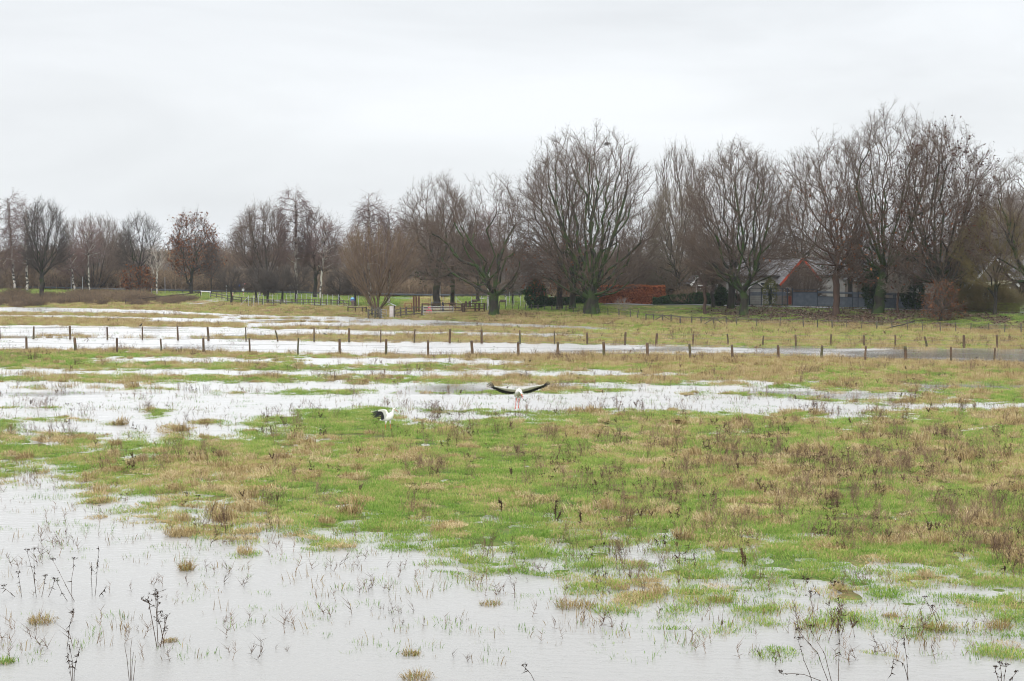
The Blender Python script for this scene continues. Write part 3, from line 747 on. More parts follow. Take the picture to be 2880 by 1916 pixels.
    # twigs
    tips = np.where(cnt[1:] <= 4)[0]; base = np.repeat(B[tips], tw, 0); pr = np.repeat(A[tips], tw, 0)
    s = rng.random(len(base))[:, None]; base2 = base * s + pr * (1 - s)
    dirn = (base - pr); dirn /= np.linalg.norm(dirn, axis=1)[:, None] + 1e-9
    out_ = base - np.array([cx, 0, (fz + H) * .42]); out_ /= np.linalg.norm(out_, axis=1)[:, None] + 1e-9
    D = dirn * .6 + out_ * .55 + rng.normal(0, .5, base.shape) + np.array([0, 0, up]); D /= np.linalg.norm(D, axis=1)[:, None]
    L = twl * rng.uniform(.45, 1.25, len(D))[:, None]
    v1 = spikes(base2, D * L, twr); cv.append(v1)
    tipsP = base2 + D * L
    if sub:
        bs = np.repeat(base2, sub, 0); dd = np.repeat(D, sub, 0); ll = np.repeat(L, sub, 0); q = rng.uniform(.25, .95, (len(bs), 1))
        bs = bs + dd * ll * q; d2 = dd * .6 + rng.normal(0, .55, bs.shape) + np.array([0, 0, up * .8]); d2 /= np.linalg.norm(d2, axis=1)[:, None]
        l2 = ll * rng.uniform(.3, .65, (len(bs), 1)); cv.append(spikes(bs, d2 * l2, twr * .8)); tipsP = np.concatenate([tipsP, bs + d2 * l2])
    V, T, _ = cat(cv)
    return tv, (V, T), tipsP

def leaf_cloud(P, size, rng, jitter=.15):
    n = len(P); c = P + rng.normal(0, jitter, (n, 3)); a = rng.normal(0, size, (n, 3)); b = rng.normal(0, size * .7, (n, 3))
    V = np.stack([c - a, c + b, c + a, c - b], 1).reshape(-1, 3); q = np.arange(n)[:, None] * 4
    return V, np.concatenate([q + [0, 1, 2], q + [0, 2, 3]], 0), np.repeat(rng.random(n), 4)

TREES = {}
def tree(key, u, d, top, left, right, name='bare_tree', label='', cat_='tree', group=None, fork=.2, low=None, seed=None, npts=1500, trunk=None, bark=None,
         twig=None, leaves=None, nleaf=0, lsize=.09, lzone=(0, .5), paths_px=(), dz=0.0, **kw):
    """a tree whose foot stands in column u, d metres away, its top in row `top`, its crown from column left to column right"""
    g = ground_at(u, d); g.z += dz; sc = d / FD
    H = CAMH - (top - 601.5) * sc - g.z
    wl = (u - left) * sc; wr = (right - u) * sc
    if d < 240 and H > 12: wl *= 1.2; wr *= 1.2
    paths = [[((a - u) * sc, yy, CAMH - (b - 601.5) * sc - g.z) for (a, b, yy) in p] for p in paths_px]
    seed = seed if seed is not None else int(u * 7 + d) % 9973
    R0 = trunk if trunk else H * .02
    tv, cv, tips = grow(seed, H, fork * H, wl, wr, kw.pop('wd', (wl + wr) * .45), npts, R0, low=(low if low is not None else fork) * H, paths=paths, **kw)
    root = empty(name, g); tag(root, label, cat_, group)
    add_mesh('trunk', tri_mesh('trunk', tv[0], tv[1], True), bark or BARK, root)
    add_mesh('crown', tri_mesh('crown', cv[0], cv[1], False), twig or TWIG, root)
    if leaves is not None:
        rng = np.random.default_rng(seed + 1); z = tips[:, 2] / H
        sel = tips[(z > lzone[0]) & (z < lzone[1])]
        if len(sel):
            sel = sel[rng.integers(0, len(sel), nleaf)]; V, T, c = leaf_cloud(sel, lsize, rng)
            add_mesh('leaves', tri_mesh('leaves', V, T, False, {'c': ('POINT', c)}), leaves, root)
    TREES[key] = root
    return root

NR = dict(tw=3, twl=1.2, twr=.0125, sub=3, up=.12)                       # nearer group on the right
# --- the dyke on the right and the pasture beside it
tree('oak_spread', 1137, 207, 408, 965, 1215, 'oak_tree', 'spreading oak with thick forked trunk and long low mossy limbs beside the gates', fork=.145, low=.14, npts=2000, trunk=.62, bark=MOSSY, prof=.8,
     limbs=6, bf=.5, wig=.2, wd=6.5, paths_px=[[(1137, 662, 0), (1118, 640, 0), (1098, 612, -.3), (1068, 604, -.8), (1040, 612, -1), (1010, 606, -1.5), (975, 594, -2)],
      [(1128, 650, 0), (1108, 600, .5), (1085, 560, 1), (1060, 520, 1.2), (1045, 480, 1), (1040, 445, 1)], [(1140, 655, 0), (1150, 600, .5), (1165, 555, .6), (1185, 520, 0), (1200, 500, 0)],
      [(1140, 650, 0), (1140, 590, -1), (1120, 530, -1.4), (1110, 470, -1), (1105, 430, -1)], [(1120, 640, 0), (1085, 655, -1), (1070, 640, -2), (1050, 665, -2.5), (1035, 668, -2.5)]], **NR)
tree('oak_great', 1362, 205, 290, 1235, 1500, 'great_tree', 'great round crowned tree with a massive mossy trunk, a bird nest in its top', fork=.13, low=.10, npts=3200, trunk=.95, bark=MOSSY, prof=.75, limbs=13, bf=.65, wd=9,
     paths_px=[[(1362, 660, 0), (1352, 600, 0), (1345, 530, .5), (1352, 450, .5), (1365, 380, 0), (1372, 320, 0)], [(1368, 655, 0), (1395, 590, 0), (1420, 520, .4), (1440, 450, 1), (1452, 390, 1)],
      [(1366, 645, 0), (1400, 620, -1), (1440, 590, -2), (1470, 560, -2.5), (1495, 545, -3)], [(1358, 650, 0), (1325, 600, -1), (1300, 540, -1.4), (1280, 480, -1), (1262, 430, -1)],
      [(1360, 690, 0), (1335, 675, -.6), (1312, 655, -1), (1300, 620, -1.4), (1290, 580, -2)]], **NR)
tree('ash_twin', 1318, 214, 306, 1195, 1400, 'slender_tree', 'tall tree with several close grey trunks just behind the great round tree', fork=.2, low=.15, npts=2200, trunk=.42, bark=MOSSY, limbs=12, bf=.6, wd=6, **NR)
tree('ash_side', 1288, 216, 350, 1200, 1345, 'slender_tree', 'dark straight trunked tree by the ivy hedge end, rusty leaves on its lower twigs', fork=.25, low=.1, npts=1300, trunk=.4, limbs=5, leaves=LEAFRUST, nleaf=1500, lzone=(.03, .45), lsize=.10, wd=5, **NR)
tree('tree_mid', 1683, 202.5, 318, 1585, 1780, 'bare_tree', 'straight dark trunk rising behind the forked mossy tree, broad bare crown', fork=.28, low=.14, npts=2200, trunk=.45, limbs=12, bf=.6, wd=7, **NR)
tree('tree_fork', 1712, 196.5, 335, 1600, 1808, 'forked_tree', 'tree forking into a wide Y low down, bright moss on its inner limbs', fork=.135, low=.2, npts=2400, trunk=.50, bark=MOSSY, limbs=3, bf=.7, wd=6.5,
     paths_px=[[(1712, 664, 0), (1695, 640, 0), (1660, 628, -.4), (1630, 600, -.8), (1600, 565, -1), (1575, 555, -1)], [(1715, 662, 0), (1738, 625, 0), (1745, 590, 0), (1775, 560, 0), (1795, 520, 0)],
      [(1695, 640, 0), (1705, 600, 0), (1712, 550, .3), (1700, 490, .5), (1690, 420, .6), (1695, 360, .6)], [(1738, 625, 0), (1735, 560, -.4), (1738, 500, -.6), (1750, 430, -.6), (1760, 370, -.6)],
      [(1745, 590, 0), (1765, 530, .4), (1775, 470, .6), (1780, 410, .8)]], **NR)
tree('tree_small', 1624, 199, 560, 1560, 1660, 'small_tree', 'small reddish trunked tree with a low twiggy crown on the slope beside the forked tree', fork=.38, low=.3, npts=380, trunk=.2, bark=BARKRED, limbs=6, tw=4, twl=.9, twr=.014, sub=2, lean=-.03)
tree('tree_ivy', 1640, 204, 545, 1600, 1675, 'small_tree', 'thin dark trunk wrapped in ivy standing beside the road, next to the reddish small tree', fork=.4, low=.35, npts=400, trunk=.22, limbs=4, leaves=LEAFGREEN, nleaf=700, lzone=(.0, .6), lsize=.09, tw=3, twl=.9, twr=.014, sub=2)
tree('tree_wall', 1925, 191, 305, 1795, 1990, 'bare_tree', 'tall brown trunked tree before the middle of the grey slatted fence', fork=.34, low=.2, npts=2200, trunk=.40, bark=BARKRED, limbs=8, bf=.7, wd=7, wig=.2, leaves=LEAFRUST, nleaf=260, lzone=(.2, .9), **NR)
tree('tree_lean', 2018, 190, 238, 1885, 2165, 'great_tree', 'tallest tree, thick green leaning trunk before the grey fence, rusty leaves low in the crown', fork=.2, low=.13, npts=3300, trunk=.62, bark=MOSSY, limbs=12, bf=.6, wd=9, lean=.16,
     paths_px=[[(2050, 640, 0), (2052, 560, 0), (2060, 480, .5), (2050, 390, .6), (2035, 300, .5), (2028, 255, .5)], [(2046, 640, 0), (2075, 570, 0), (2100, 500, 0), (2125, 430, 0), (2130, 360, 0)],
      [(2040, 620, 0), (2010, 560, -.6), (1985, 500, -.6), (1965, 430, -.6), (1950, 350, -.5)], [(2035, 600, 0), (1990, 590, -1), (1940, 570, -1.6), (1905, 560, -2)]], leaves=LEAFRUST, nleaf=1700, lzone=(.12, .5), **NR)
tree('tree_seedy', 2160, 184, 270, 2055, 2262, 'great_tree', 'many stemmed tree with dark seed clusters hanging all through its tall crown', fork=.16, low=.16, npts=3000, trunk=.55, bark=BARK, limbs=13, bf=.65, wd=8,
     paths_px=[[(2150, 640, 0), (2125, 590, 0), (2100, 540, -.3), (2085, 480, -.3), (2080, 420, -.3)], [(2155, 640, 0), (2150, 560, 0), (2150, 470, .5), (2160, 380, .5), (2165, 300, .5)],
      [(2165, 640, 0), (2195, 580, 0), (2215, 510, 0), (2232, 440, 0)]], leaves=LEAFDARK, nleaf=2600, lzone=(.3, 1.0), lsize=.085, **NR)
tree('tree_pale', 2068, 188.5, 610, 2035, 2100, 'small_tree', 'small pale twigged tree before the grey fence, right of the leaning trunk', fork=.42, low=.4, npts=320, trunk=.14, bark=BARKRED, twig=TWIGPALE, limbs=6, tw=4, twl=.7, twr=.012, sub=2)
tree('beech_young', 2165, 178, 640, 2128, 2212, 'young_beech', 'young beech still hung with rusty leaves, before the many stemmed tree', fork=.1, low=.02, npts=420, trunk=.16, limbs=7, tw=4, twl=.7, twr=.012, sub=2, leaves=LEAFRUST, nleaf=1300, lzone=(0, .95), lsize=.06)
tree('tree_thin', 2290, 178.5, 470, 2215, 2350, 'small_tree', 'thin trunked tree with a feathery olive crown beside the yellow green picket fence', fork=.3, low=.25, npts=850, trunk=.2, bark=BARK, twig=TWIGOLIVE, limbs=8, tw=4, twl=1.2, twr=.012, sub=3, up=.55)
tree('tree_edge', 2372, 176.5, 350, 2255, 2450, 'bare_tree', 'dark tree cut by the picture edge, its mossy limb reaching over the last gable', fork=.2, low=.18, npts=2000, trunk=.5, bark=MOSSY, limbs=6, bf=.45,
     paths_px=[[(2372, 640, 0), (2345, 625, -.5), (2300, 600, -1), (2270, 575, -1.4)]], **NR)
tree('bush_olive_b', 2195, 187, 560, 2158, 2242, 'garden_shrub', 'tall feathery olive shrub beside the many stemmed tree, left of the last gable', 'shrub', fork=.05, low=.02, npts=950, trunk=.12, twig=TWIGOLIVE, stems=14, tw=4, twl=.9, twr=.012, sub=3, up=.5, wd=2)
tree('bush_olive', 2275, 186, 657, 2185, 2350, 'garden_shrub', 'low feathery olive brown shrub thicket before the last gabled house', 'shrub', fork=.05, low=.02, npts=2000, trunk=.12, twig=TWIGOLIVE, stems=22, tw=4, twl=.9, twr=.012, sub=3, up=.5, wd=2.4)
tree('tree_brown', 1560, 226, 425, 1482, 1640, 'bare_tree', 'fine twigged grey brown tree filling the space behind the red hedge', twig=mat('twigs_greybrown', (.115, .095, .068), (.16, .13, .095), .8, .9), fork=.2, low=.1, npts=2300, trunk=.3, limbs=9, bf=.5, tw=4, twl=1.3, twr=.014, sub=3, wd=6)
tree('lime_tall', 1560, 246, 320, 1500, 1622, 'tall_tree', 'upright tall tree with steep parallel branches, behind and left of the long tiled roof', fork=.3, low=.3, npts=1100, trunk=.35, limbs=12, bf=.9, tw=3, twl=1.6, twr=.014, sub=1, up=.9)
tree('small_dark', 1445, 222, 560, 1405, 1500, 'small_tree', 'dark crooked small tree leaning beside the great round tree, behind the red hedge', fork=.2, low=.2, npts=600, trunk=.28, limbs=5, wig=.3, tw=4, twl=1.1, twr=.016, sub=2)
tree('tree_behind', 1005, 232, 405, 935, 1075, 'bare_tree', 'ivy wrapped tree behind the wooden gates, crown meeting the spreading oak', fork=.3, low=.2, npts=1700, trunk=.5, limbs=8, bf=.45, leaves=LEAFGREEN, nleaf=300, lzone=(.05, .3), tw=3, twl=1.4, twr=.014, sub=3)
tree('tree_behind_b', 1042, 236, 450, 985, 1100, 'bare_tree', 'smooth green trunked tree between the ivy wrapped tree and the spreading oak', fork=.3, low=.2, npts=900, trunk=.32, limbs=6, bark=MOSSY, tw=5, twl=1.3, twr=.018, sub=2)
tree('birch_gate', 1125, 232, 470, 1085, 1165, 'birch_tree', 'slim birch whose white trunk shows just left of the spreading oak', fork=.4, low=.35, npts=500, trunk=.17, bark=BIRCH, twig=TWIGRED, leader=True, tw=5, twl=1.4, twr=.016, sub=2, up=-.5)
# --- the willow and the birches beside it
tree('willow', 868, 224, 512, 795, 950, 'willow_shrub', 'large many stemmed willow fanning out in tan rods beside the white hut', 'willow', npts=850, trunk=.28, twig=TWIGTAN, bark=mat('willow_bark', (.075, .055, .034), (.12, .09, .055), 3, .9), stems=34, wd=4.2, fork=.02, low=.25, bf=.95, outer=.8,
     tw=3, twl=1.4, twr=.012, sub=1, up=1.3, prof=1.3)
tree('birch_tall_mid', 850, 245, 443, 808, 905, 'birch_tree', 'tall weeping birch rising out of the willow fan', fork=.35, low=.25, npts=1100, trunk=.22, bark=BIRCH, twig=TWIGRED, leader=True, bf=.35, tw=4, twl=1.9, twr=.014, sub=1, up=-.9, split=.03, seed=12)
tree('birch_mid_b', 895, 250, 470, 850, 945, 'birch_tree', 'second birch behind the willow, right of the tallest stem', fork=.35, low=.25, npts=900, trunk=.2, bark=BIRCH, twig=TWIGRED, leader=True, bf=.35, tw=4, twl=1.8, twr=.014, sub=1, up=-.7, split=.03, seed=31)
LF = dict(tw=3, twl=1.5, twr=.017, sub=2)                        # trees round the far road
tree('birch_a', 34, 322, 440, -15, 72, 'birch_tree', 'tall leaning birch, first white trunk at the edge of the view', fork=.3, low=.2, npts=900, trunk=.24, bark=BIRCH, twig=TWIGRED, leader=True, bf=.35, up=-.7, split=.04, lean=-.06, seed=3, **LF)
tree('birch_b', 63, 312, 460, 15, 108, 'birch_tree', 'straight birch with black blotched trunk beside the guard rail, left of the dark tree', fork=.3, low=.25, npts=900, trunk=.24, bark=BIRCH, twig=TWIGRED, leader=True, bf=.35, up=-.7, split=.04, seed=4, **LF)
tree('dark_tree', 97, 281, 457, 58, 166, 'bare_tree', 'dark round headed tree standing in front of the guard rail in the brown thicket', fork=.33, low=.3, npts=1500, trunk=.42, bark=BARK, twig=TWIGDARK, limbs=12, bf=.8, up=.4, **LF)
tree('birch_c', 172, 318, 555, 130, 205, 'birch_tree', 'short leaning birch with a ragged white trunk before the fan of dark stems', fork=.4, low=.3, npts=350, trunk=.2, bark=BIRCH, twig=TWIGRED, leader=True, up=-.3, split=.04, lean=-.12, **LF)
tree('birch_d', 205, 300, 505, 178, 245, 'birch_tree', 'slender birch with a forked pale top before the fan of dark stems', fork=.5, low=.4, npts=450, trunk=.15, bark=BIRCH, twig=TWIGRED, leader=True, up=.2, split=.02, **LF)
tree('willow_dark', 215, 326, 495, 120, 300, 'willow_shrub', 'big fan of dark willow stems behind the guard rail', 'willow', fork=.02, low=.2, npts=1500, trunk=.3, twig=TWIG, stems=30, wd=5, bf=.7, up=.9, **LF)
tree('willow_left', 20, 330, 560, -60, 100, 'willow_shrub', 'low fan of dark stems around the birch feet at the view edge', 'willow', fork=.02, low=.15, npts=700, trunk=.2, twig=TWIG, stems=22, wd=4, bf=.7, up=.9, **LF)
tree('road_tree', 321, 308, 491, 274, 378, 'bare_tree', 'dark bare tree rising through the rusty bush beside the road', fork=.33, low=.3, npts=1200, trunk=.33, twig=TWIGDARK, limbs=8, bf=.55, **LF)
tree('birch_young', 361, 301, 558, 343, 384, 'birch_tree', 'young white birch with bare white branches beside the road', fork=.42, low=.45, npts=150, trunk=.13, bark=BIRCH, twig=TWIGPALE, limbs=7, bf=.7, tw=3, twl=1.1, twr=.018, sub=1, split=.02, up=.5)
tree('rust_bush', 316, 306, 608, 282, 352, 'beech_bush', 'rusty leaved bush at the foot of the dark road tree', 'bush', fork=.08, low=.05, npts=320, trunk=.1, limbs=8, wig=.3, leaves=LEAFRUST, nleaf=900, lzone=(0, 1), lsize=.14, tw=4, twl=1.0, twr=.018, sub=2)
tree('rust_oak', 441, 308, 488, 400, 503, 'oak_tree', 'oak holding its rusty brown winter leaves beside the road', fork=.25, low=.2, npts=1100, trunk=.33, twig=TWIGDARK, limbs=8, leaves=LEAFRUST, nleaf=3300, lzone=(.2, 1), lsize=.11, prof=.7, **LF)
tree('thin_tree', 487, 305, 560, 468, 512, 'small_tree', 'thin young tree right of the rusty oak', fork=.3, low=.3, npts=250, trunk=.13, twig=TWIGDARK, limbs=5, **LF)
tree('big_dark', 612, 292, 462, 535, 668, 'bare_tree', 'broad dark tree with steep spreading boughs behind the roadside saplings', fork=.2, low=.2, npts=1700, trunk=.42, twig=TWIG, limbs=13, bf=.8, up=.4, **LF)
tree('birch_e', 598, 296, 478, 540, 640, 'birch_tree', 'leaning birch, pale trunk crossing the broad dark tree', fork=.4, low=.35, npts=700, trunk=.2, bark=BIRCH, twig=TWIGRED, leader=True, up=-.5, lean=-.12, split=.04, **LF)
tree('birch_f', 682, 282, 428, 632, 722, 'birch_tree', 'tallest weeping birch of the far road, black blotched white trunk', fork=.3, low=.3, npts=1200, trunk=.26, bark=BIRCH, twig=TWIGRED, leader=True, up=-.9, bf=.35, split=.04, **LF)
tree('dark_b', 726, 285, 480, 690, 795, 'bare_tree', 'dark tree with a leaning birch against its trunk', fork=.35, low=.25, npts=1200, trunk=.34, twig=TWIG, limbs=8, **LF)
tree('birch_g', 737, 280, 500, 705, 790, 'birch_tree', 'birch leaning against the dark tree, white trunk forking high', fork=.4, low=.4, npts=450, trunk=.16, bark=BIRCH, twig=TWIGRED, limbs=6, leader=True, lean=.08, up=-.2, split=.03, **LF)
for i, (u, d, tp, hw, lb) in enumerate(((532, 262, 612, 32, 'round orchard tree, first in the row, beside the road junction'), (590, 258, 612, 30, 'orchard tree, second in the row, right of the yield sign'),
      (617, 255, 622, 30, 'orchard tree with two crossing boughs, third in the row'), (650, 254, 618, 32, 'orchard tree leaning a little, fourth in the row, between two close neighbours'),
      (681, 250, 610, 36, 'widest orchard tree, fifth in the row, before the tallest weeping birch'), (780, 243, 622, 34, 'orchard tree beside the blue jacketed walker, sixth in the row'),
      (818, 238, 612, 34, 'orchard tree right behind the blue jacketed walker, last in the row'))):
    tree('orchard%d' % i, u, d, tp, u - hw, u + hw, 'orchard_tree', lb, group='orchard trees along the path', fork=.36, low=.3, npts=420, trunk=.17, twig=TWIGDARK, limbs=7, tw=4, twl=1.0, twr=.017, sub=2, wig=.16)

# --- woods behind: whole trees, copied
def proto_bg():
    T = []
    specs = [(401, 20, .3, 5.5, 800, TWIGHAZE, 8, .5, .4), (402, 22, .25, 6.5, 1200, TWIGHAZE, 9, .6, .5), (403, 17, .2, 5.5, 900, TWIG, 8, .45, .3),
             (404, 23, .35, 4.5, 1000, TWIGHAZE, 8, .8, .8), (405, 15, .1, 5, 900, TWIG, 9, .5, .5)]
    for s, H, f, wv, n, tg, lm, bf, up in specs:
        tv, cv, tips = grow(s, H, f * H, wv, wv, wv, n, H * .017, low=f * H * .7, limbs=lm, bf=bf, tw=3, twl=1.8, twr=.024, up=up, sub=2)
        T.append((H, tri_mesh('trunk', tv[0], tv[1], True), tri_mesh('crown', cv[0], cv[1], False), tg))
    return T
BG = proto_bg()
def bg_tree(i, u, d, top, group, label, rz, sx=1.0):
    H, tm, cm, tg = BG[i]; g = ground_at(u, d); h = CAMH - (top - 601.5) * d / FD - g.z
    root = empty('woodland_tree', g, rz); s = h / H; root.scale = (s * sx, s * sx, s); tag(root, label, 'tree', group)
    add_mesh('trunk', tm, BARK, root); add_mesh('crown', cm, tg, root)
rg = random.Random(5)
TOPS = [(0, 575), (60, 575), (150, 560), (240, 535), (300, 540), (350, 570), (400, 575), (480, 530), (505, 555), (560, 560), (640, 560), (700, 560), (800, 545), (870, 540), (950, 500), (1050, 520), (1150, 545), (1200, 560),
        (1300, 570), (1480, 560), (1600, 540), (1680, 545), (1790, 545), (1850, 540), (1900, 545), (2000, 550), (2100, 550), (2250, 540), (2300, 440), (2357, 420), (2500, 430)]
tu, tvv = zip(*TOPS)
n = 0
for row, (d, dd, step, off) in enumerate(((345, 12, 46, 22), (400, 15, 38, 8), (480, 25, 34, -6))):
    u = -120 + row * 17
    while u < 1330:
        t = np.interp(u, tu, tvv) + off + rg.uniform(-14, 34)
        bg_tree(rg.randrange(5), u, d + rg.uniform(-dd, dd), t, 'woodland beyond the far road', 'bare woodland tree in the hazy wood beyond the far road', rg.uniform(0, 6.28), rg.uniform(.9, 1.3)); u += step * rg.uniform(.7, 1.3); n += 1
for row, (d, dd, step, off) in enumerate(((250, 8, 52, 40), (285, 14, 44, 15), (330, 18, 44, 0))):
    u = 1180 + row * 15
    while u < 2500:
        t = np.interp(u, tu, tvv) + off + rg.uniform(-20, 35)
        bg_tree(rg.choice((0, 1, 2, 4, 3)), u, d + rg.uniform(-dd, dd) - (u - 1300) * .012, t, 'trees behind the houses', 'bare garden tree in the dense row behind the tiled roofs', rg.uniform(0, 6.28), rg.uniform(.9, 1.3)); u += step * rg.uniform(.7, 1.3); n += 1
print('bg trees', n)

# low scrub at the feet of the woods, and the brown thicket before the far road
def thicket(name, seed, n, H, rad):
    rng = np.random.default_rng(seed); P = np.stack([rng.normal(0, rad, n), rng.normal(0, rad, n), np.zeros(n)], 1)
    D = np.stack([rng.normal(0, .35, n), rng.normal(0, .35, n), rng.uniform(.5, 1, n)], 1) * H
    a = spikes(P, D, .018 * H ** .3); k = 5; b0 = np.repeat(P, k, 0) + np.repeat(D, k, 0) * rng.uniform(.2, .9, (n * k, 1)); d2 = np.stack([rng.normal(0, .22, n * k), rng.normal(0, .22, n * k), rng.uniform(.05, .4, n * k)], 1) * H
    b = spikes(b0, d2, .012 * H ** .3); V, T, _ = cat([a, b])
    return tri_mesh(name, V, T, False, {'c': ('POINT', np.repeat(rng.random(len(V) // 4), 4))})
THM = plant_mat('scrub', [(0, (.060, .045, .034)), (.5, (.12, .088, .062)), (1, (.22, .16, .10))], tint=.5, trans=0)
th = [thicket('scrub', 200 + i, 90, 1.0, .55) for i in range(3)]
for t in th: t.materials.append(THM)
th_c = proto_coll('scrub', th)
rng = np.random.default_rng(99)
PS = []; SS = []
def add_scrub(n, u0, u1, d0, d1, s0, s1, keep=None):
    u = rng.uniform(u0, u1, n); d = rng.uniform(d0, d1, n)
    x = (u - 1178.5) / FD * (d * CT + 6.5 * ST); z = height(x, d)
    PS.append(np.stack([x, d, z], 1)); SS.append(rng.uniform(s0, s1, n))
def patchy(n, u0, u1, d0, d1, s0, s1, thr=-.05):
    u = rng.uniform(u0, u1, n); d = rng.uniform(d0, d1, n); x = (u - 1178.5) / FD * (d * CT + 6.5 * ST); f = fbm(x / 2.5, d / 3.0, 55, 3); k = f > thr; u, d, x, f = u[k], d[k], x[k], f[k]
    PS.append(np.stack([x, d, height(x, d)], 1)); SS.append(rng.uniform(s0, s1, len(u)) * (.5 + 1.3 * np.clip(f + .2, 0, .8)))
patchy(620, -120, 330, 266, 290, .5, 1.4); patchy(260, 300, 450, 262, 280, .4, .9, .05)
add_scrub(800, -150, 780, 330, 345, 2.0, 4.5)
add_scrub(500, 760, 1350, 300, 330, 1.5, 3.5)
add_scrub(900, -150, 1400, 370, 500, 5, 9)
add_scrub(700, 1350, 2500, 236, 262, 2.5, 6)
P = np.concatenate(PS); scatter('undergrowth', P, np.concatenate(SS), rng.integers(0, 3, len(P)), rng.random(len(P)) - .3, th_c, rng)

# ------------------------------------------------------------------ roads and paths (ribbons laid on the ground)
ASPH = mat('asphalt_wet', (.13, .13, .14), (.20, .20, .21), 1.2, .45, detail=5, spec=.5)
PATHM = mat('path_paving', (.20, .19, .19), (.30, .29, .28), 1.5, .6)
def ribbon(name, pts, width, m, lift=.03, step=1.5):
    pts = [Vector(((u - 1178.5) / FD * (d * CT + 6.5 * ST), d, 0)) for u, d in pts]; P = []
    for a, b in zip(pts[:-1], pts[1:]):
        n = max(2, int((b - a).length / step))
        for i in range(n): P.append(a.lerp(b, i / n))
    P.append(pts[-1]); V = []; F = []; cols = 7
    for i, p in enumerate(P):
        d = (P[min(i + 1, len(P) - 1)] - P[max(i - 1, 0)]).normalized(); s = Vector((-d.y, d.x, 0))
        zc = hz(p.x, p.y)
        for j in range(cols):
            q = p + s * width * (j / (cols - 1) - .5); V.append((q.x, q.y, max(zc, hz(q.x, q.y)) + lift))
    for i in range(len(P) - 1):
        for j in range(cols - 1):
            a = i * cols + j; F.append((a, a + 1, a + cols + 1, a + cols))
    mb = MB(); mb.add(V, F); return tag(mb.build(name, m, smooth=True), kind='structure')
ribbon('road', [(-150, 328), (0, 324), (300, 314), (555, 305), (830, 294), (1100, 286), (1330, 290)], 7.0, ASPH)
ribbon('side_road', [(560, 302), (575, 292), (560, 283), (520, 275), (470, 268), (440, 262)], 5.0, PATHM, .045)
ribbon('footpath', [(548, 284), (600, 270), (650, 258), (700, 248), (760, 240), (860, 231)], 2.2, PATHM, .06)
def rd(u): return float(np.interp(u, [1340, 1780, 2000, 2357, 2500], [221, 207.5, 197, 183.5, 178]))
def roadz(u): return hz(ground_at(u, rd(u)).x, rd(u))
ribbon('village_road', [(u, rd(u)) for u in range(1330, 2560, 60)], 3.4, ASPH, .05)

# ------------------------------------------------------------------ fences
WOOD = mat('post_wood', (.07, .042, .025), (.14, .09, .055), 6, .9, (1, 1, .3), c3=(.075, .075, .035), s3=1.2, t3=(.5, .65))
OLDWOOD = mat('weathered_wood', (.06, .052, .040), (.13, .115, .09), 6, .9, (1, 1, .5), c3=(.06, .075, .025), s3=1.5, t3=(.55, .7))
DARKWOOD = mat('dark_wood', (.05, .035, .026), (.10, .07, .05), 5, .85)
REDWOOD = mat('red_brown_wood', (.16, .045, .030), (.24, .07, .045), 4, .8)
GALV = mat('galvanised', (.42, .44, .46), (.52, .54, .56), 8, .45, metal=.5)
WIRE = mat('wire', (.20, .19, .18), None, rough=.6, metal=.4)
STEEL = mat('dark_steel', (.055, .062, .070), (.08, .09, .10), 3, .5)
WHITE = mat('white_paint', (.72, .72, .70), (.62, .62, .60), 4, .6)
REDP = mat('red_paint', (.55, .035, .025), None, rough=.5)

def ztop(v, d): return CAMH - (v - 601.5) * d / FD
def wire_fence(name, label, posts, base, zb, wires=(.95, .62, .3), r=.105, m=WOOD):
    """posts: (column, row of the top, sideways lean in metres)"""
    pts = []
    for q in posts:
        u, vt = q[0], q[1]; p = on_z(u, base(u), zb); p[2] = hz(p[0], p[1]); pts.append((p, ztop(vt, p[1]), q[2] if len(q) > 2 else random.Random(u).uniform(-.09, .09)))
    g = Vector(pts[0][0]); root = empty(name, g); tag(root, label, 'fence'); tops = []
    for i, (p, zt, ln) in enumerate(pts):
        rg2 = random.Random(i * 7 + int(p[0])); h = zt - p[2]; rr = r * rg2.uniform(.65, 1.25); b = Vector(p) - g; mb = MB()
        bend = rg2.uniform(-.03, .03)
        mb.tube([b + Vector((0, 0, -.4)), b + Vector((ln * .3 + bend, 0, h * .4)), b + Vector((ln * .75, 0, h * .8)), b + Vector((ln, 0, h)), b + Vector((ln, 0, h + rr * .25))], [rr * 1.05, rr, rr * .95, rr * .9, rr * .5], 7)
        mb.build('post', m, root); tops.append((b, ln, h))
    for k, w_ in enumerate(wires):
        mb = MB(); pl = []
        for b, ln, h in tops: pl.append(b + Vector((ln * w_, -r, h * w_)))
        q = []
        for a, b in zip(pl[:-1], pl[1:]): q += [a, (a + b) / 2 + Vector((0, 0, -.03))]
        q.append(pl[-1]); mb.tube(q, .008, 4); mb.build('wire', WIRE, root)
    return root
near = [(61, 775), (173, 778), (269, 778, .02), (371, 780), (469, 778, -.03), (575, 779), (686, 778, .04), (783, 781, -.05), (888, 781, .05), (985, 784, .02), (1088, 785, -.1), (1192, 787), (1284, 788), (1391, 788), (1491, 790),
        (1589, 792), (1686, 794), (1793, 795), (1891, 796), (1992, 797, .02), (2085, 798), (2189, 799, -.02), (2288, 801, .06), (2390, 803)]
wire_fence('wire_fence', 'wire fence of brown round posts along the near side of the flooded ditch', [(-45, 776)] + near, lambda u: 808 + (u - 60) * .0112, .08)
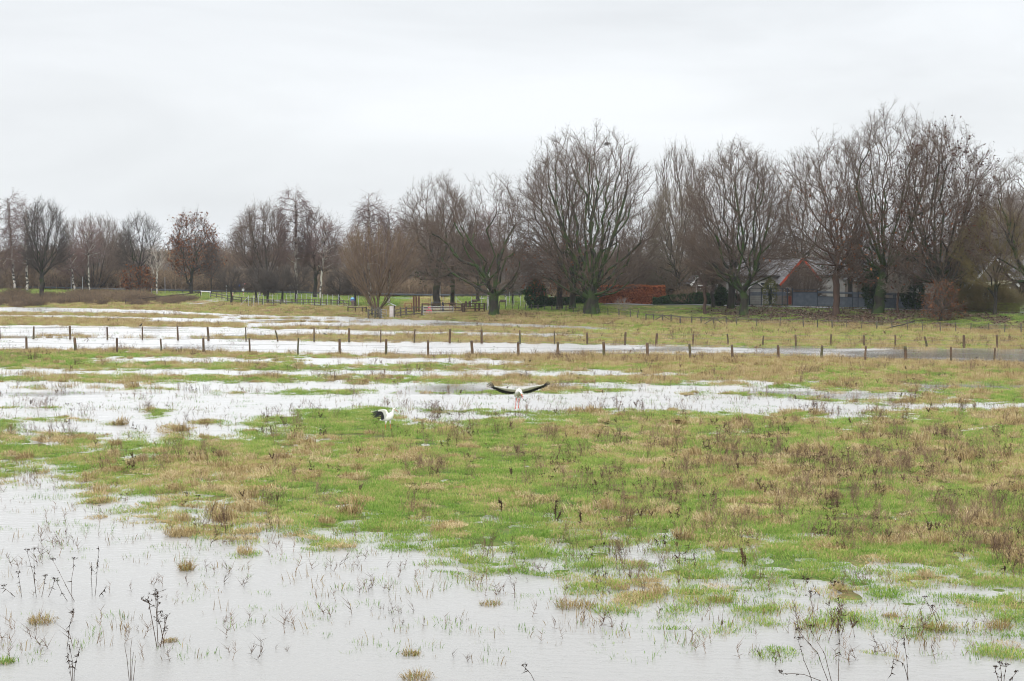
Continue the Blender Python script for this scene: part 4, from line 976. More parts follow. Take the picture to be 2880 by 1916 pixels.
farp = [(0, 752, -.05), (77, 752), (161, 751), (247, 753), (327, 752), (410, 750), (480, 753, -.08), (567, 753), (641, 761, -.3), (723, 756), (804, 756), (876, 759), (953, 758, .1), (1035, 758), (1109, 759), (1197, 760, -.03), (1277, 763),
        (1352, 766), (1438, 765), (1511, 768, .05), (1595, 769, .04), (1676, 769), (1756, 773), (1831, 771), (1912, 770, .04), (1990, 771), (2061, 771), (2134, 775, -.25), (2219, 772, -.04), (2295, 771), (2385, 773)]
wire_fence('wire_fence', 'wire fence of uneven posts on the far side of the flooded ditch, some posts leaning', [(-80, 752)] + farp, lambda u: 777.5 + u * .0098, .1, r=.095)
def post_line(us, v0, v1, u0=None, u1=None):
    return [(u, v0 + (v1 - v0) * (u - us[0]) / (us[-1] - us[0])) for u in us]
us = [1696, 1742, 1795, 1849, 1882, 1916, 1949, 1983, 2018, 2053, 2088, 2124, 2164, 2200, 2234, 2273, 2312, 2350, 2390]
wire_fence('wire_fence', 'thin wire fence at the foot of the leafy slope before the grey fence', post_line(us, 730, 747), lambda u: 750 + (u - 1696) * .0285, .3, (.9, .5), .06, OLDWOOD)
us = [1120, 1149, 1164, 1179, 1194, 1209, 1224, 1239, 1254, 1270, 1286, 1302, 1320, 1352, 1375, 1400, 1425, 1451, 1468]
wire_fence('pasture_fence', 'row of short dark posts from the spreading oak to the red hedge', [(u, 699 + .055 * max(0, u - 1200) ** 1.0) for u in us], lambda u: 718 + .055 * max(0, u - 1230), .75, (.85, .5), .075, OLDWOOD)

def rail_fence(name, label, pts, h, rails, m=OLDWOOD, pw=.14, rw=.12, rt=.05, over=.08, skip=(), brace=()):
    g = ground_at(*pts[0]); root = empty(name, g); tag(root, label, 'fence'); P = []
    for i, (u, d) in enumerate(pts):
        p = ground_at(u, d) - g; P.append(p); mb = MB(); mb.box(p + Vector((0, 0, (h + over - .3) / 2)), (pw / 2, pw / 2, (h + over + .3) / 2), rz=i * .2)
        mb.build('post', m, root, bevel=.012)
    for i in range(len(P) - 1):
        if i in skip: continue
        for f in rails:
            mb = MB(); mb.bar(P[i] + Vector((0, -pw / 2 - rt / 2, h * f)), P[i + 1] + Vector((0, -pw / 2 - rt / 2, h * f)), rt, rw); mb.build('rail', m, root)
    for (i, s) in brace:
        mb = MB(); mb.bar(P[i] + Vector((0, -.12, h * .95)), P[i] + Vector((s * 1.3, -.2, 0)), .09, .09); mb.build('brace', m, root)
    return root
rail_fence('rail_fence', 'low broken post and rail fence with diagonal braces at the foot of the road bank', [(1487, 193), (1504, 192), (1525, 191), (1545, 190.5), (1566, 187), (1592, 186.5), (1614, 186), (1643, 184), (1672, 184)], .85, (.95,), brace=((2, 1), (2, -1), (7, 1), (7, -1)))
rail_fence('path_fence', 'post and rail fence along the footpath before the orchard trees', [(u, float(np.interp(u, [462, 500, 560, 620, 760, 860], [288, 277, 258, 247, 239, 231]))) for u in (485, 498, 511, 524, 536, 556, 568, 580, 592, 604, 616, 630, 645, 658, 672, 684, 698, 711, 724, 738, 751, 762, 776, 790, 803)], .95, (.93, .5), m=OLDWOOD)
rail_fence('bank_rail', 'single sloping wooden rail on short posts beside the side road bend', [(289, 265), (323, 268), (358, 272), (393, 278), (423, 283), (462, 289)], .8, (.95,), m=DARKWOOD, rw=.16, brace=((5, -1),))
rail_fence('white_barrier', 'pale bar barrier across the side road beside the sloping rail', [(463, 291), (484, 289)], .95, (.95,), m=WHITE, rw=.14)
# corral
rail_fence('corral_fence', 'weathered wooden corral panel of thick posts left of the white hut', [(848, 213), (856, 217), (864, 212.5), (871, 216), (876, 212)], 1.25, (.9, .5, .15), pw=.26, rw=.13, over=.2)
rail_fence('corral_fence', 'weathered rail panel between the white hut and the three tall planks', [(908, 213.5), (922, 213.5), (935, 213.5), (953, 214), (972, 214)], 1.1, (.95, .55, .2), pw=.2, rw=.12, over=.15)
rail_fence('corral_fence', 'dark wooden rail panel behind the long metal gate', [(972, 216.5), (995, 216.5), (1020, 216.5), (1042, 216.5), (1063, 214.5)], 1.2, (.95, .55, .2), DARKWOOD, pw=.16, rw=.15, over=.05)
rail_fence('corral_fence', 'dark wooden panel with four rails between the metal gate and the spreading oak', [(1065, 213), (1069, 213), (1094, 213.5), (1103, 213.5), (1115, 213)], 1.25, (.98, .7, .42, .1), DARKWOOD, pw=.2, rw=.12, over=.06)
rail_fence('stile', 'low dark plank crossing on posts beside the walker in blue', [(801, 226), (818, 224), (834, 223), (843, 223)], .75, (.95,), DARKWOOD, pw=.15, rw=.12)
def tube_gate(label, ua, ub, da, db, h, n=5, z0=.15):
    a = ground_at(ua, da); b = ground_at(ub, db); root = empty('metal_gate', a); tag(root, label, 'gate'); v = b - a; v.z = 0
    mb = MB()
    for p in (Vector((0, 0, z0)), v + Vector((0, 0, z0))): mb.tube([p, p + Vector((0, 0, h))], .035, 8)
    for z in (z0, z0 + h): mb.tube([Vector((0, 0, z)), v + Vector((0, 0, z))], .035, 8)
    mb.build('gate_frame', GALV, root)
    for i in range(1, n):
        mb = MB(); z = z0 + h * i / n; mb.tube([Vector((0, 0, z)), v + Vector((0, 0, z))], .024, 6); mb.build('bar', GALV, root)
    mb = MB(); mb.box((-.2, 0, h / 2), (.11, .11, h / 2 + .25)); mb.build('gate_post', OLDWOOD, root, bevel=.015)
tube_gate('long silver tubular gate in the corral, widest metal gate', 974, 1043, 213, 213, 1.02)
tube_gate('short silver tubular gate standing askew beside the white hut', 877, 889, 211.5, 214.5, 1.1)
# steel mesh gate and the poles of the mesh fence
g = ground_at(1122, 219); root = empty('mesh_gate', g); tag(root, 'white steel framed mesh gate with diagonal struts left of the spreading oak', 'gate')
mb = MB(); wd_ = 11.5 * 219 / FD
for a, b in (((0, 0, 0), (0, 0, 1.85)), ((wd_, 0, 0), (wd_, 0, 1.85)), ((0, 0, 1.85), (wd_, 0, 1.85)), ((0, 0, .05), (wd_, 0, .05))): mb.tube([a, b], .04, 8)
mb.build('gate_frame', GALV, root)
for s in ((.03, .62), (.20, .66)):
    mb = MB(); mb.tube([(s[0], .02, 1.7), (s[1], .02, .08)], .025, 6); mb.build('strut', GALV, root)
mb = MB()
for i in range(1, 14): mb.tube([(wd_ * i / 14, 0, .05), (wd_ * i / 14, 0, 1.85)], .004, 3)
for i in range(1, 30): mb.tube([(0, 0, 1.85 * i / 30), (wd_, 0, 1.85 * i / 30)], .004, 3)
mb.build('mesh_infill', GALV, root)
def mesh_fence(label, pts, h, braces=()):
    g = ground_at(*pts[0]); root = empty('mesh_fence', g); tag(root, label, 'fence'); P = []
    for u, d in pts:
        p = ground_at(u, d) - g; P.append(p); mb = MB(); mb.tube([p - Vector((0, 0, .2)), p + Vector((0, 0, h))], .035, 6); mb.build('pole', GALV, root)
    for z in (.05, .5, .95):
        mb = MB(); mb.tube([p + Vector((0, 0, h * z)) for p in P], .007, 4); mb.build('wire', WIRE, root)
    for i, s in braces:
        mb = MB(); mb.tube([P[i] + Vector((0, 0, h * .9)), P[i] + Vector((s * 1.4, 0, .05))], .03, 6); mb.build('strut', GALV, root)
mesh_fence('line of slim steel poles strung with wire between the orchard trees', [(u, 250 - (u - 572) * .05) for u in (572, 584, 595, 606, 627, 638, 660, 672, 683, 694, 705, 717, 730, 742, 754, 766, 779, 803, 825)], 1.7, ((16, 1), (0, -1)))
mesh_fence('steel pole wire fence round the sheep pasture behind the gates', [(u, 233) for u in (994, 1020, 1050, 1085, 1108, 1140, 1166, 1183, 1198, 1212)], 1.6, ((2, 1),))
for i, (u, d, vt, lb) in enumerate(((164, 318, 636, 'first thin grey marker pole behind the guard rail, before the dark willow fan'), (190, 312, 638, 'thin grey marker pole beside the slender birch'), (380, 303, 639, 'thin grey marker pole right of the young white birch'),
                                    (521, 284, 654, 'short grey pole beside the first orchard tree'), (615, 270, 652, 'thin grey pole just right of the leaning birch'), (668, 266, 655, 'thin grey pole between two orchard trees'), (1013, 240, 655, 'tall thin pole behind the walker in black'), (1173, 250, 672, 'thin pole in the pasture right of the spreading oak'), (1206, 248, 672, 'last thin pole in the pasture, near the dark shrub'))):
    g = ground_at(u, d); h = ztop(vt, d) - g.z; rt = empty('marker_pole', g); tag(rt, lb, 'pole', 'grey marker poles'); mb = MB(); mb.tube([(0, 0, -.2), (0, 0, h)], .04, 8); mb.build('pole', GALV, rt)
    mb = MB(); mb.tube([(0, 0, h), (0, 0, h + .05)], .055, 8); mb.build('cap', GALV, rt)

# guard rail
gp = [(-120, 333), (0, 330), (150, 325), (300, 320), (450, 315), (600, 309), (750, 303), (900, 297), (1050, 292), (1200, 290)]
g = ground_at(*gp[0]); root = empty('guard_rail', g); tag(root, 'long dark steel guard rail running beside the far road', 'guard rail')
GP_ = []
for u in range(-120, 1201, 15):
    d = float(np.interp(u, [q[0] for q in gp], [q[1] for q in gp])); GP_.append(ground_at(u, d) - g)
zs = np.convolve(np.pad([p.z for p in GP_], 3, mode='edge'), np.ones(7) / 7, 'valid')
for p, z in zip(GP_, zs): p.z = float(z)
for off in (0,):
    mb = MB(); n = len(GP_); prof = ((-.03, .43), (.04, .50), (-.03, .58), (.04, .66), (-.03, .74)); V = []; F = []
    for p in GP_:
        for (y, z) in prof: V.append(p + Vector((0, -.1 - y, z)))
        for (y, z) in reversed(prof): V.append(p + Vector((0, -.08 - y, z)))
    k = 10
    for i in range(n - 1):
        for j in range(k): F.append((i * k + j, i * k + (j + 1) % k, (i + 1) * k + (j + 1) % k, (i + 1) * k + j))
    mb.add(V, F); mb.build('beam', STEEL, root)
for p in GP_[::2]:
    mb = MB(); mb.box(p + Vector((0, .02, .32)), (.05, .06, .42)); mb.build('post', STEEL, root)

# ------------------------------------------------------------------ signs and bollards
g = ground_at(560, 285); sc = 285 / FD; root = empty('yield_sign', g); tag(root, 'white triangular yield sign with red edge on a red and white banded pole', 'road sign')
zc = ztop(655, 285) - g.z
mb = MB(); mb.tube([(0, 0, 0), (0, 0, zc + .3)], .035, 8); mb.build('pole', GALV, root)
for k in range(4):
    mb = MB(); mb.tube([(0, 0, .35 + k * .16), (0, 0, .51 + k * .16)], .05, 8); mb.build('band', REDP if k % 2 else WHITE, root)
def tri_prism(mb, r, y0, y1, mi=0, zc=0):
    v = [(math.sin(a) * r, y, zc - math.cos(a) * r) for y in (y0, y1) for a in (0, 2 * math.pi / 3, 4 * math.pi / 3)]
    mb.add(v, [(0, 1, 2), (5, 4, 3), (0, 3, 4, 1), (1, 4, 5, 2), (2, 5, 3, 0)], mi)
mb = MB(); tri_prism(mb, .56, -.055, -.03, 0, zc); mb.build('sign_border', REDP, root)
mb = MB(); tri_prism(mb, .36, -.062, -.056, 0, zc); mb.build('sign_face', WHITE, root)
mb = MB(); mb.box((0, -.05, zc - .95), (.24, .012, .18)); mb.build('lower_plate', WHITE, root)
g = ground_at(552, 283); root = empty('blue_sign', g); tag(root, 'small blue sign turned edge on, left of the yield sign', 'road sign')
mb = MB(); mb.tube([(0, 0, 0), (0, 0, 2.0)], .04, 8); mb.build('pole', STEEL, root)
mb = MB(); mb.tube([(-.02, -.05, 2.15), (.02, .05, 2.15)], .30, 16); mb.build('sign_face', mat('blue_paint', (.03, .12, .45), None, rough=.5), root)
for u, d, lb in ((349, 304, 'white roadside delineator with black band, left of the young white birch'), (1163, 262, 'white delineator post far across the pasture')):
    g = ground_at(u, d); rt = empty('delineator_post', g); tag(rt, lb, 'post'); mb = MB(); mb.loft([((0, 0, 0), (.06, .06), (0, 0, 1)), ((0, 0, 1.0), (.055, .055), (0, 0, 1)), ((.01, 0, 1.1), (.03, .04), (0, 0, 1))], 8); mb.build('post', WHITE, rt)
    mb = MB(); mb.tube([(0, 0, .75), (0, 0, .93)], .068, 8); mb.build('black_band', STEEL, rt)
for u, d, lb in ((536, 287, 'red and white banded bollard beside the first orchard tree'),):
    g = ground_at(u, d); rt = empty('bollard', g); tag(rt, lb, 'bollard')
    for k in range(5):
        mb = MB(); mb.tube([(0, 0, k * .17), (0, 0, (k + 1) * .17)], .06, 10); mb.build('band', (WHITE, REDP)[k % 2], rt)

# ------------------------------------------------------------------ things round the corral
g = ground_at(901.5, 214); root = empty('small_shelter', g); tag(root, 'narrow white wooden hut with a small overhanging roof in front of the willow', 'hut')
PINKW = mat('hut_white', (.52, .46, .45), (.62, .57, .55), 3, .7)
mb = MB(); mb.box((0, 0, .85), (.27, .25, .8)); mb.build('wall', PINKW, root, bevel=.01)
mb = MB(); mb.box((0, 0, .1), (.30, .28, .1)); mb.build('base', GALV, root)
rf = MB(); v = [(-.52, -.45, 1.78), (-.52, .45, 1.78), (-.12, -.45, 1.98), (-.12, .45, 1.98), (.60, -.45, 1.68), (.60, .45, 1.68)]
v2 = [(a, b, c - .07) for a, b, c in v]; rf.add(v + v2, [(0, 2, 3, 1), (2, 4, 5, 3), (6, 7, 9, 8), (8, 9, 11, 10), (0, 1, 7, 6), (4, 10, 11, 5), (0, 6, 8, 2), (2, 8, 10, 4), (1, 3, 9, 7), (3, 5, 11, 9)])
rf.build('roof', mat('felt_roof', (.28, .30, .30), (.36, .38, .38), 4, .8), root)
mb = MB(); mb.box((.40, -.1, .9), (.08, .08, .85)); mb.build('corner_post', DARKWOOD, root)
for k, (u, lb) in enumerate(((952.3, 'first of three tall dark planks standing upright behind the corral'), (958.3, 'middle one of three tall dark planks standing upright'), (964.2, 'last of three tall dark planks, the one nearest the long metal gate'))):
    g = ground_at(u, 218); mb = MB(); hh = ztop(682, 218) - g.z
    mb.box((0, 0, hh / 2 - .1), (.135, .04, hh / 2 + .1)); o = mb.build('tall_plank', mat('plank_brown', (.075, .035, .022), (.12, .06, .038), 4, .85) if k == 0 else bpy.data.materials['plank_brown'], None, bevel=.01, loc=g); tag(o, lb, 'plank', 'tall upright planks')
for u, w_, d, h, m_, lb in ((940, .95, 219, 1.25, REDWOOD, 'red brown wooden frame left of the three tall planks'), (979, .95, 219, 1.2, REDWOOD, 'bright red frame right of the three tall planks'), (1042, .85, 219, 1.15, REDWOOD, 'red frame between the walker in black and the oak'), (1003, 1.3, 222, 1.25, STEEL, 'dark grey frame rack between two red frames')):
    g = ground_at(u, d); rt = empty('rack_frame', g); tag(rt, lb, 'frame'); x = w_ / 2
    for s in (-1, 1):
        mb = MB(); mb.box((s * x, 0, h / 2), (.05, .05, h / 2)); mb.build('leg', m_, rt)
    for z in (h - .05, h * .35):
        mb = MB(); mb.box((0, 0, z), (x - .052, .04, .045)); mb.build('crossbar', m_, rt)
PINK = mat('pink_plastic', (.75, .09, .16), None, rough=.4)
g = ground_at(988, 214.6); rt = empty('toy_seat', g); tag(rt, 'bright pink plastic seat seen through the long metal gate', 'toy seat')
for s in (-1, 1):
    mb = MB(); mb.tube([(s * .14, 0, 0), (s * .14, 0, .75)], .03, 6); mb.build('upright', PINK, rt)
    mb = MB(); mb.tube([(s * .34, -.1, 0), (s * .34, -.1, .38)], .03, 6); mb.build('leg', PINK, rt)
    mb = MB(); mb.tube([(s * .36, -.1, .38), (s * .14, 0, .38)], .03, 6); mb.build('arm', PINK, rt)
mb = MB(); mb.box((0, 0, .76), (.17, .03, .04)); mb.build('headrest', PINK, rt)
mb = MB(); mb.box((0, -.05, .36), (.13, .14, .025)); mb.build('seat', PINK, rt)
g = ground_at(1052, 217.5); rt = empty('picnic_table', g); tag(rt, 'wooden picnic table with crossed legs behind the gate, right of the walker in black', 'table')
mb = MB(); [mb.box((0, y, .74), (.8, .06, .02)) for y in (-.28, -.14, 0, .14, .28)]; mb.build('tabletop', OLDWOOD, rt)
for s in (-1, 1):
    mb = MB(); [mb.box((0, s * .7 + y, .44), (.8, .06, .02)) for y in (-.07, .07)]; mb.build('bench', OLDWOOD, rt)
    for q in (-1, 1):
        mb = MB(); mb.bar((s * .62, q * .55, 0), (s * .62, -q * .2, .72), .05, .09); mb.build('leg', DARKWOOD, rt)
    mb = MB(); mb.box((s * .68, 0, .40), (.02, .8, .04)); mb.build('support', DARKWOOD, rt)
for u, lb in ((1072.5, 'thick reddish post stump in the pasture, left one of two'), (1081, 'thick reddish post stump in the pasture, right one of two')):
    g = ground_at(u, 228); mb = MB(); mb.tube([(0, 0, -.2), (.02, 0, .5), (0, 0, .95), (.02, 0, 1.02)], [.2, .19, .17, .1], 9); tag(mb.build('stump_post', BARKRED, None, loc=g), lb, 'post', 'stump posts in the pasture')
g = ground_at(2148, 189); rt = empty('post_box', g); tag(rt, 'white box on a thin post at the end of the grey slatted fence', 'box')
zt = ztop(676, 189) - g.z
mb = MB(); mb.tube([(0, 0, 0), (0, 0, zt - .7)], .04, 8); mb.build('post', STEEL, rt)
mb = MB(); mb.box((0, 0, zt - .42), (.2, .15, .28)); mb.build('body', WHITE, rt, bevel=.02)
mb = MB(); mb.box((.02, -.02, zt - .06), (.27, .2, .05)); mb.build('lid', WHITE, rt, bevel=.015)

# ------------------------------------------------------------------ grey fence along the village road
SLATE = mat('slate_grey_slats', (.085, .105, .135), (.12, .14, .175), 2, .6)
SLATED = mat('slate_grey_frame', (.045, .055, .07), None, rough=.5)
def fd(u): return float(np.interp(u, [1700, 1850, 2140, 2350], [214, 208, 193, 184]))
def fp(u, v):
    d = fd(u); x = (u - 1178.5) / FD * (d * CT + 6.5 * ST); return Vector((x, d, ztop(v, d)))
def fbase(u): return float(np.interp(u, [1700, 1850, 2140], [702, 704, 712]))
def ftop(u): return float(np.interp(u, [1700, 1850, 1885, 2140], [664.5, 666, 670, 677.5]))
g0 = fp(1723, 702); root = empty('slatted_fence', g0); tag(root, 'long slate grey slatted fence with window slots along the village road', 'fence')
def fslats(name, u0, u1, va, vb, pitch=.11, wdt=.085, m=SLATE, dy=0.0, wavy=False, par=root, g=g0):
    mb = MB(); a = fp(u0, 700); b = fp(u1, 700); L = (b - a).length; n = int(L / pitch)
    ang = math.atan2(b.y - a.y, b.x - a.x)
    for i in range(n):
        u = u0 + (u1 - u0) * (i + .5) / n; p = fp(u, 700); z1 = fp(u, va(u)).z; z0 = fp(u, vb(u)).z
        yy = dy + (.02 if (wavy and i % 2) else 0)
        mb.box(Vector((p.x, p.y + yy, (z0 + z1) / 2)) - g, (wdt / 2, .012, (z1 - z0) / 2), rz=ang)
    return mb.build(name, m, par)
def fbar(name, u0, u1, v, th=.05, m=SLATED, dy=-.02):
    mb = MB(); a = fp(u0, v(u0)) - g0; b = fp(u1, v(u1)) - g0; a.y += dy; b.y += dy; mb.bar(a, b, .04, th); return mb.build(name, m, root)
def fpost(u, v0=None, w_=.06):
    t = fp(u, (v0 if v0 else ftop(u) - 2)); b = fp(u, fbase(u) + 1); mb = MB(); mb.box(Vector((t.x, t.y, (t.z + b.z) / 2)) - g0, (w_, .05, (t.z - b.z) / 2)); return mb.build('post', SLATED, root)
fslats('band_panel', 1723, 1809, lambda u: 672, lambda u: 680.5, wavy=True)
for u in (1725, 1752, 1775.5, 1800): fpost(u)
fbar('rail', 1725, 1810, lambda u: 664.5); fbar('rail', 1725, 1810, lambda u: 701)
for k in range(1, 5): fbar('wire', 1725, 1810, lambda u: 681 + k * 4.2, .012)
for u in (1812, 1823.5): fpost(u, 663)
mb = MB(); a = fp(1814, 682); b = fp(1822, 701); mb.box((a + b) / 2 - g0, (abs(b.x - a.x) / 2, .03, (a.z - b.z) / 2)); mb.build('red_panel', mat('red_brown_panel', (.16, .04, .025), (.22, .06, .04), 5, .6, (1, 1, 6)), root)
fslats('woven_panel', 1825, 1880, lambda u: 673.5, lambda u: fbase(u), wavy=True, pitch=.09, wdt=.075)
fbar('rail', 1825, 1880, lambda u: 666); fbar('rail', 1825, 1880, lambda u: 673)
fslats('lower_panel', 1882, 2138, lambda u: ftop(u) + 12.5, lambda u: fbase(u))
fslats('upper_panel', 1882, 2138, lambda u: ftop(u), lambda u: ftop(u) + 4.5)
fbar('rail', 1882, 2138, lambda u: ftop(u) + 4.5, .06); fbar('rail', 1882, 2138, lambda u: ftop(u) + 12.5, .06)
for (a, b) in ((1920, 1930), (1963, 1974), (1988, 1994), (2018, 2026), (2055, 2062), (2082, 2090), (2118, 2124)):
    fslats('slot_divider', a, b, lambda u: ftop(u) + 4.6, lambda u: ftop(u) + 12.4)
for u in (1881, 1962, 1975, 2060, 2122, 2139): fpost(u)
# picket fence by the last house
g = ground_at(2205, 187); rt = empty('picket_fence', g); tag(rt, 'mossy yellow green picket fence beside the thin trunked tree', 'fence')
PK = mat('mossy_pickets', (.16, .17, .03), (.10, .10, .035), 3, .9)
mb = MB(); n = 95
for i in range(n):
    u = 2205 + (2348 - 2205) * i / n; p = ground_at(u, 187 - (u - 2205) * .035) - g; h = 1.15 + .04 * math.sin(i * .7)
    mb.box(p + Vector((0, 0, h / 2)), (.025, .012, h / 2), rz=math.sin(i * 3.1) * .05)
mb.build('pickets', PK, rt)
for z in (.3, .9):
    mb = MB(); a = ground_at(2205, 187) - g; b = ground_at(2348, 182) - g; mb.bar(a + Vector((0, .045, z)), b + Vector((0, .045, z)), .04, .07); mb.build('rail', DARKWOOD, rt)

# ------------------------------------------------------------------ hedges
def hedge(name, label, u0, u1, vt, vb, d, depth, m, n, size, core, rough=.25, dend=None, slope=None):
    rng = np.random.default_rng(int(u0)); rt = empty(name, ground_at((u0 + u1) / 2, d)); tag(rt, label, 'hedge'); g = rt.location
    P = []; 
    u = rng.uniform(u0, u1, n); t = rng.random(n); f = rng.random(n)
    dd = d + (0 if dend is None else (dend - d) * (u - u0) / (u1 - u0))
    topv = np.interp(u, np.linspace(u0, u1, len(vt)), vt) + rough * 6 * fbm(u / 9.0, u * 0, 3, 2) ; botv = np.full(n, vb)
    zt = CAMH - (topv - 601.5) * dd / FD; zb_ = CAMH - (vb - 601.5) * dd / FD - .4
    side = rng.random(n); face = side < .62; top_ = (side >= .62) & (side < .85)
    z = np.where(top_, zt, zb_ + (zt - zb_) * t); y = np.where(face, -depth / 2, np.where(top_, (f - .5) * depth, depth / 2))
    y = y * (1 - .25 * ((z - zb_) / (zt - zb_)) ** 4); bump = .18 * fbm(u / 6, z * 1.5, 9, 3)
    x = (u - 1178.5) / FD * (dd * CT + 6.5 * ST)
    P = np.stack([x, dd + y * (1 + bump) , z + .08 * bump], 1) - np.array(g)
    V, T, c = leaf_cloud(P, size, rng, .05); add_mesh('leaves', tri_mesh('leaves', V, T, False, {'c': ('POINT', c)}), m, rt)
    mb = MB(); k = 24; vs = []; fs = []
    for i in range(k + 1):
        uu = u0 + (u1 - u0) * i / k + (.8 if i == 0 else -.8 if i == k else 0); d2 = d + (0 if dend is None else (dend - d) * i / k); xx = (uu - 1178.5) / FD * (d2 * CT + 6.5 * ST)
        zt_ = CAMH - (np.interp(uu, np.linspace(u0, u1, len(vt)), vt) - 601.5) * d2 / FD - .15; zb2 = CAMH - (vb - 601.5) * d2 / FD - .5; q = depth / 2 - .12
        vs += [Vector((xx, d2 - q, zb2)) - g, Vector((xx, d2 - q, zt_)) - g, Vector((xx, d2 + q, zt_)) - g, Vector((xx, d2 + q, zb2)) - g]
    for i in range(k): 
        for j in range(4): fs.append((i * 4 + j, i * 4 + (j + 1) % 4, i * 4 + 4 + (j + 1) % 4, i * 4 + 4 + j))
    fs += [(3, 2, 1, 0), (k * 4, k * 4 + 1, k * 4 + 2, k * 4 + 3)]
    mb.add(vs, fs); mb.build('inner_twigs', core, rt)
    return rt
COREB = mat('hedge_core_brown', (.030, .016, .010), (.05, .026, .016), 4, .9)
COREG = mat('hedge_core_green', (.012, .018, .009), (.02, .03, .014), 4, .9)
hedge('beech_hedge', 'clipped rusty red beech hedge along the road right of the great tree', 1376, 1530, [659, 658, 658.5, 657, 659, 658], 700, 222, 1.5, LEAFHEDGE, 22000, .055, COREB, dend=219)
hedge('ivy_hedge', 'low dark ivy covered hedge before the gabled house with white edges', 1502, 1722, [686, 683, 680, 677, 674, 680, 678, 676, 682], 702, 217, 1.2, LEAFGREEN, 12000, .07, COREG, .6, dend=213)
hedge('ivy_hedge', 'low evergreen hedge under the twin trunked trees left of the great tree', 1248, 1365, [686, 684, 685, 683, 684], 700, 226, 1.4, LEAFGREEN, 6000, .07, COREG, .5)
def shrub(name, label, u, d, vt, w_, m, n, size, core, cat_='shrub', group=None, sq=1.0):
    g = ground_at(u, d); rt = empty(name, g); tag(rt, label, cat_, group); rng = np.random.default_rng(int(u * 3 + d)); h = ztop(vt, d) - g.z
    a = rng.random(n) * 6.283; t = rng.random(n) ** .8; r = w_ * np.sqrt(np.clip(1 - np.abs(2 * t ** 1.2 - .85) ** 2.4, .02, 1)) * (.6 + .4 * rng.random(n) ** .5) * (1 + .35 * (vnoise(a * 1.7, t * 5, int(u)) - .5))
    P = np.stack([np.cos(a) * r, np.sin(a) * r * .8, h * t * (1 + .12 * (vnoise(a * 2, t * 3, 7) - .5))], 1)
    V, T, c = leaf_cloud(P, size, rng, .1); add_mesh('leaves', tri_mesh('leaves', V, T, False, {'c': ('POINT', c)}), m, rt)
    k = 26; D = np.stack([rng.normal(0, .35, k) * w_, rng.normal(0, .35, k) * w_, np.full(k, h * .85)], 1); V, T = spikes(np.zeros((k, 3)), D, .05); add_mesh('stems', tri_mesh('stems', V, T), core, rt)
    return rt
shrub('evergreen_shrub', 'dark evergreen shrub at the pasture edge left of the low evergreen hedge', 1232, 222, 645, 1.5, LEAFGREEN, 5000, .08, COREG)
shrub('evergreen_shrub', 'rounded evergreen bush between two dark trunks before the white edged gable', 1658, 209, 658, .9, LEAFGREEN, 2600, .07, COREG)
shrub('evergreen_shrub', 'grey green bushy shrub beside the low brick house', 1505, 232, 632, 2.2, plant_mat('leaves_greygreen', [(0, (.05, .06, .03)), (1, (.12, .13, .07))]), 3500, .07, COREG)
shrub('evergreen_shrub', 'dark conifer behind the grey fence beside the tallest tree', 2012, 196.5, 622, 1.5, LEAFGREEN, 5200, .07, COREG)
shrub('evergreen_shrub', 'dark green bush behind the grey fence, under the many stemmed tree', 2100, 193.5, 640, 1.6, LEAFGREEN, 3500, .07, COREG)
shrub('evergreen_shrub', 'large dark evergreen between the long roof and the last gable', 2200, 196, 600, 2.4, LEAFGREEN, 6000, .09, COREG)
shrub('evergreen_shrub', 'wide green hedge bush far across the pasture', 1190, 300, 666, 4.6, LEAFGREEN, 4500, .12, COREG)
shrub('evergreen_shrub', 'yellow green shrub before the white house wall', 1772, 211, 640, 1.1, plant_mat('leaves_yellowgreen', [(0, (.08, .09, .03)), (1, (.18, .18, .07))]), 1500, .06, COREG)
tree('garden_brown', 1852, 211, 606, 1803, 1900, 'garden_shrub', 'brown rounded bare shrub growing before the orange red edged gable', 'shrub', fork=.04, low=.03, npts=1500, trunk=.1, stems=18, tw=4, twl=.6, twr=.012, sub=2, up=.4, wd=2)
tree('garden_brown_b', 1700, 211, 625, 1675, 1725, 'garden_shrub', 'tangled bare garden shrub before the white wall, behind the forked tree', 'shrub', fork=.04, low=.05, npts=400, trunk=.1, stems=10, tw=3, twl=.6, twr=.011, sub=2, up=.4, wd=1.5)
tree('garden_brown_c', 1590, 216, 664, 1540, 1640, 'garden_shrub', 'low reddish brown twiggy shrub above the ivy hedge', 'shrub', fork=.04, low=.02, npts=600, trunk=.08, stems=16, twig=TWIGTAN, tw=3, twl=.7, twr=.011, sub=2, up=.5, wd=1.5)
tree('slope_shrub', 1432, 205, 684, 1414, 1450, 'small_shrub', 'small bare pale shrub on the bank in front of the red hedge', 'shrub', fork=.03, low=.1, npts=120, trunk=.04, stems=7, twig=TWIGPALE, tw=3, twl=.4, twr=.008, sub=2, up=.5, wd=.6)
for i, (u, d, tp, l, r_, lb) in enumerate(((1955, 206, 420, 1900, 2010, 'ivy hung tree between two houses behind the grey fence'), (2090, 204, 430, 2050, 2140, 'dark tree behind the grey fence under the many stemmed crown'), (1848, 232, 345, 1795, 1900, 'airy tree behind the orange red edged gable, bare open crown'),
                                      (2215, 200, 380, 2170, 2275, 'dark trunked tree behind the picket fence'), (1475, 236, 470, 1420, 1540, 'grey tree behind the red hedge, right of the small crooked tree'), (1100, 262, 500, 1050, 1150, 'bare pasture tree seen behind the spreading oak'))):
    tree('mid%d' % i, u, d, tp, l, r_, 'bare_tree', lb, fork=.3, low=.22, npts=1100, trunk=.3, limbs=7, leaves=(LEAFGREEN if i in (0, 1) else None), nleaf=900, lzone=(.05, .5), tw=3, twl=1.2, twr=.015, sub=2)
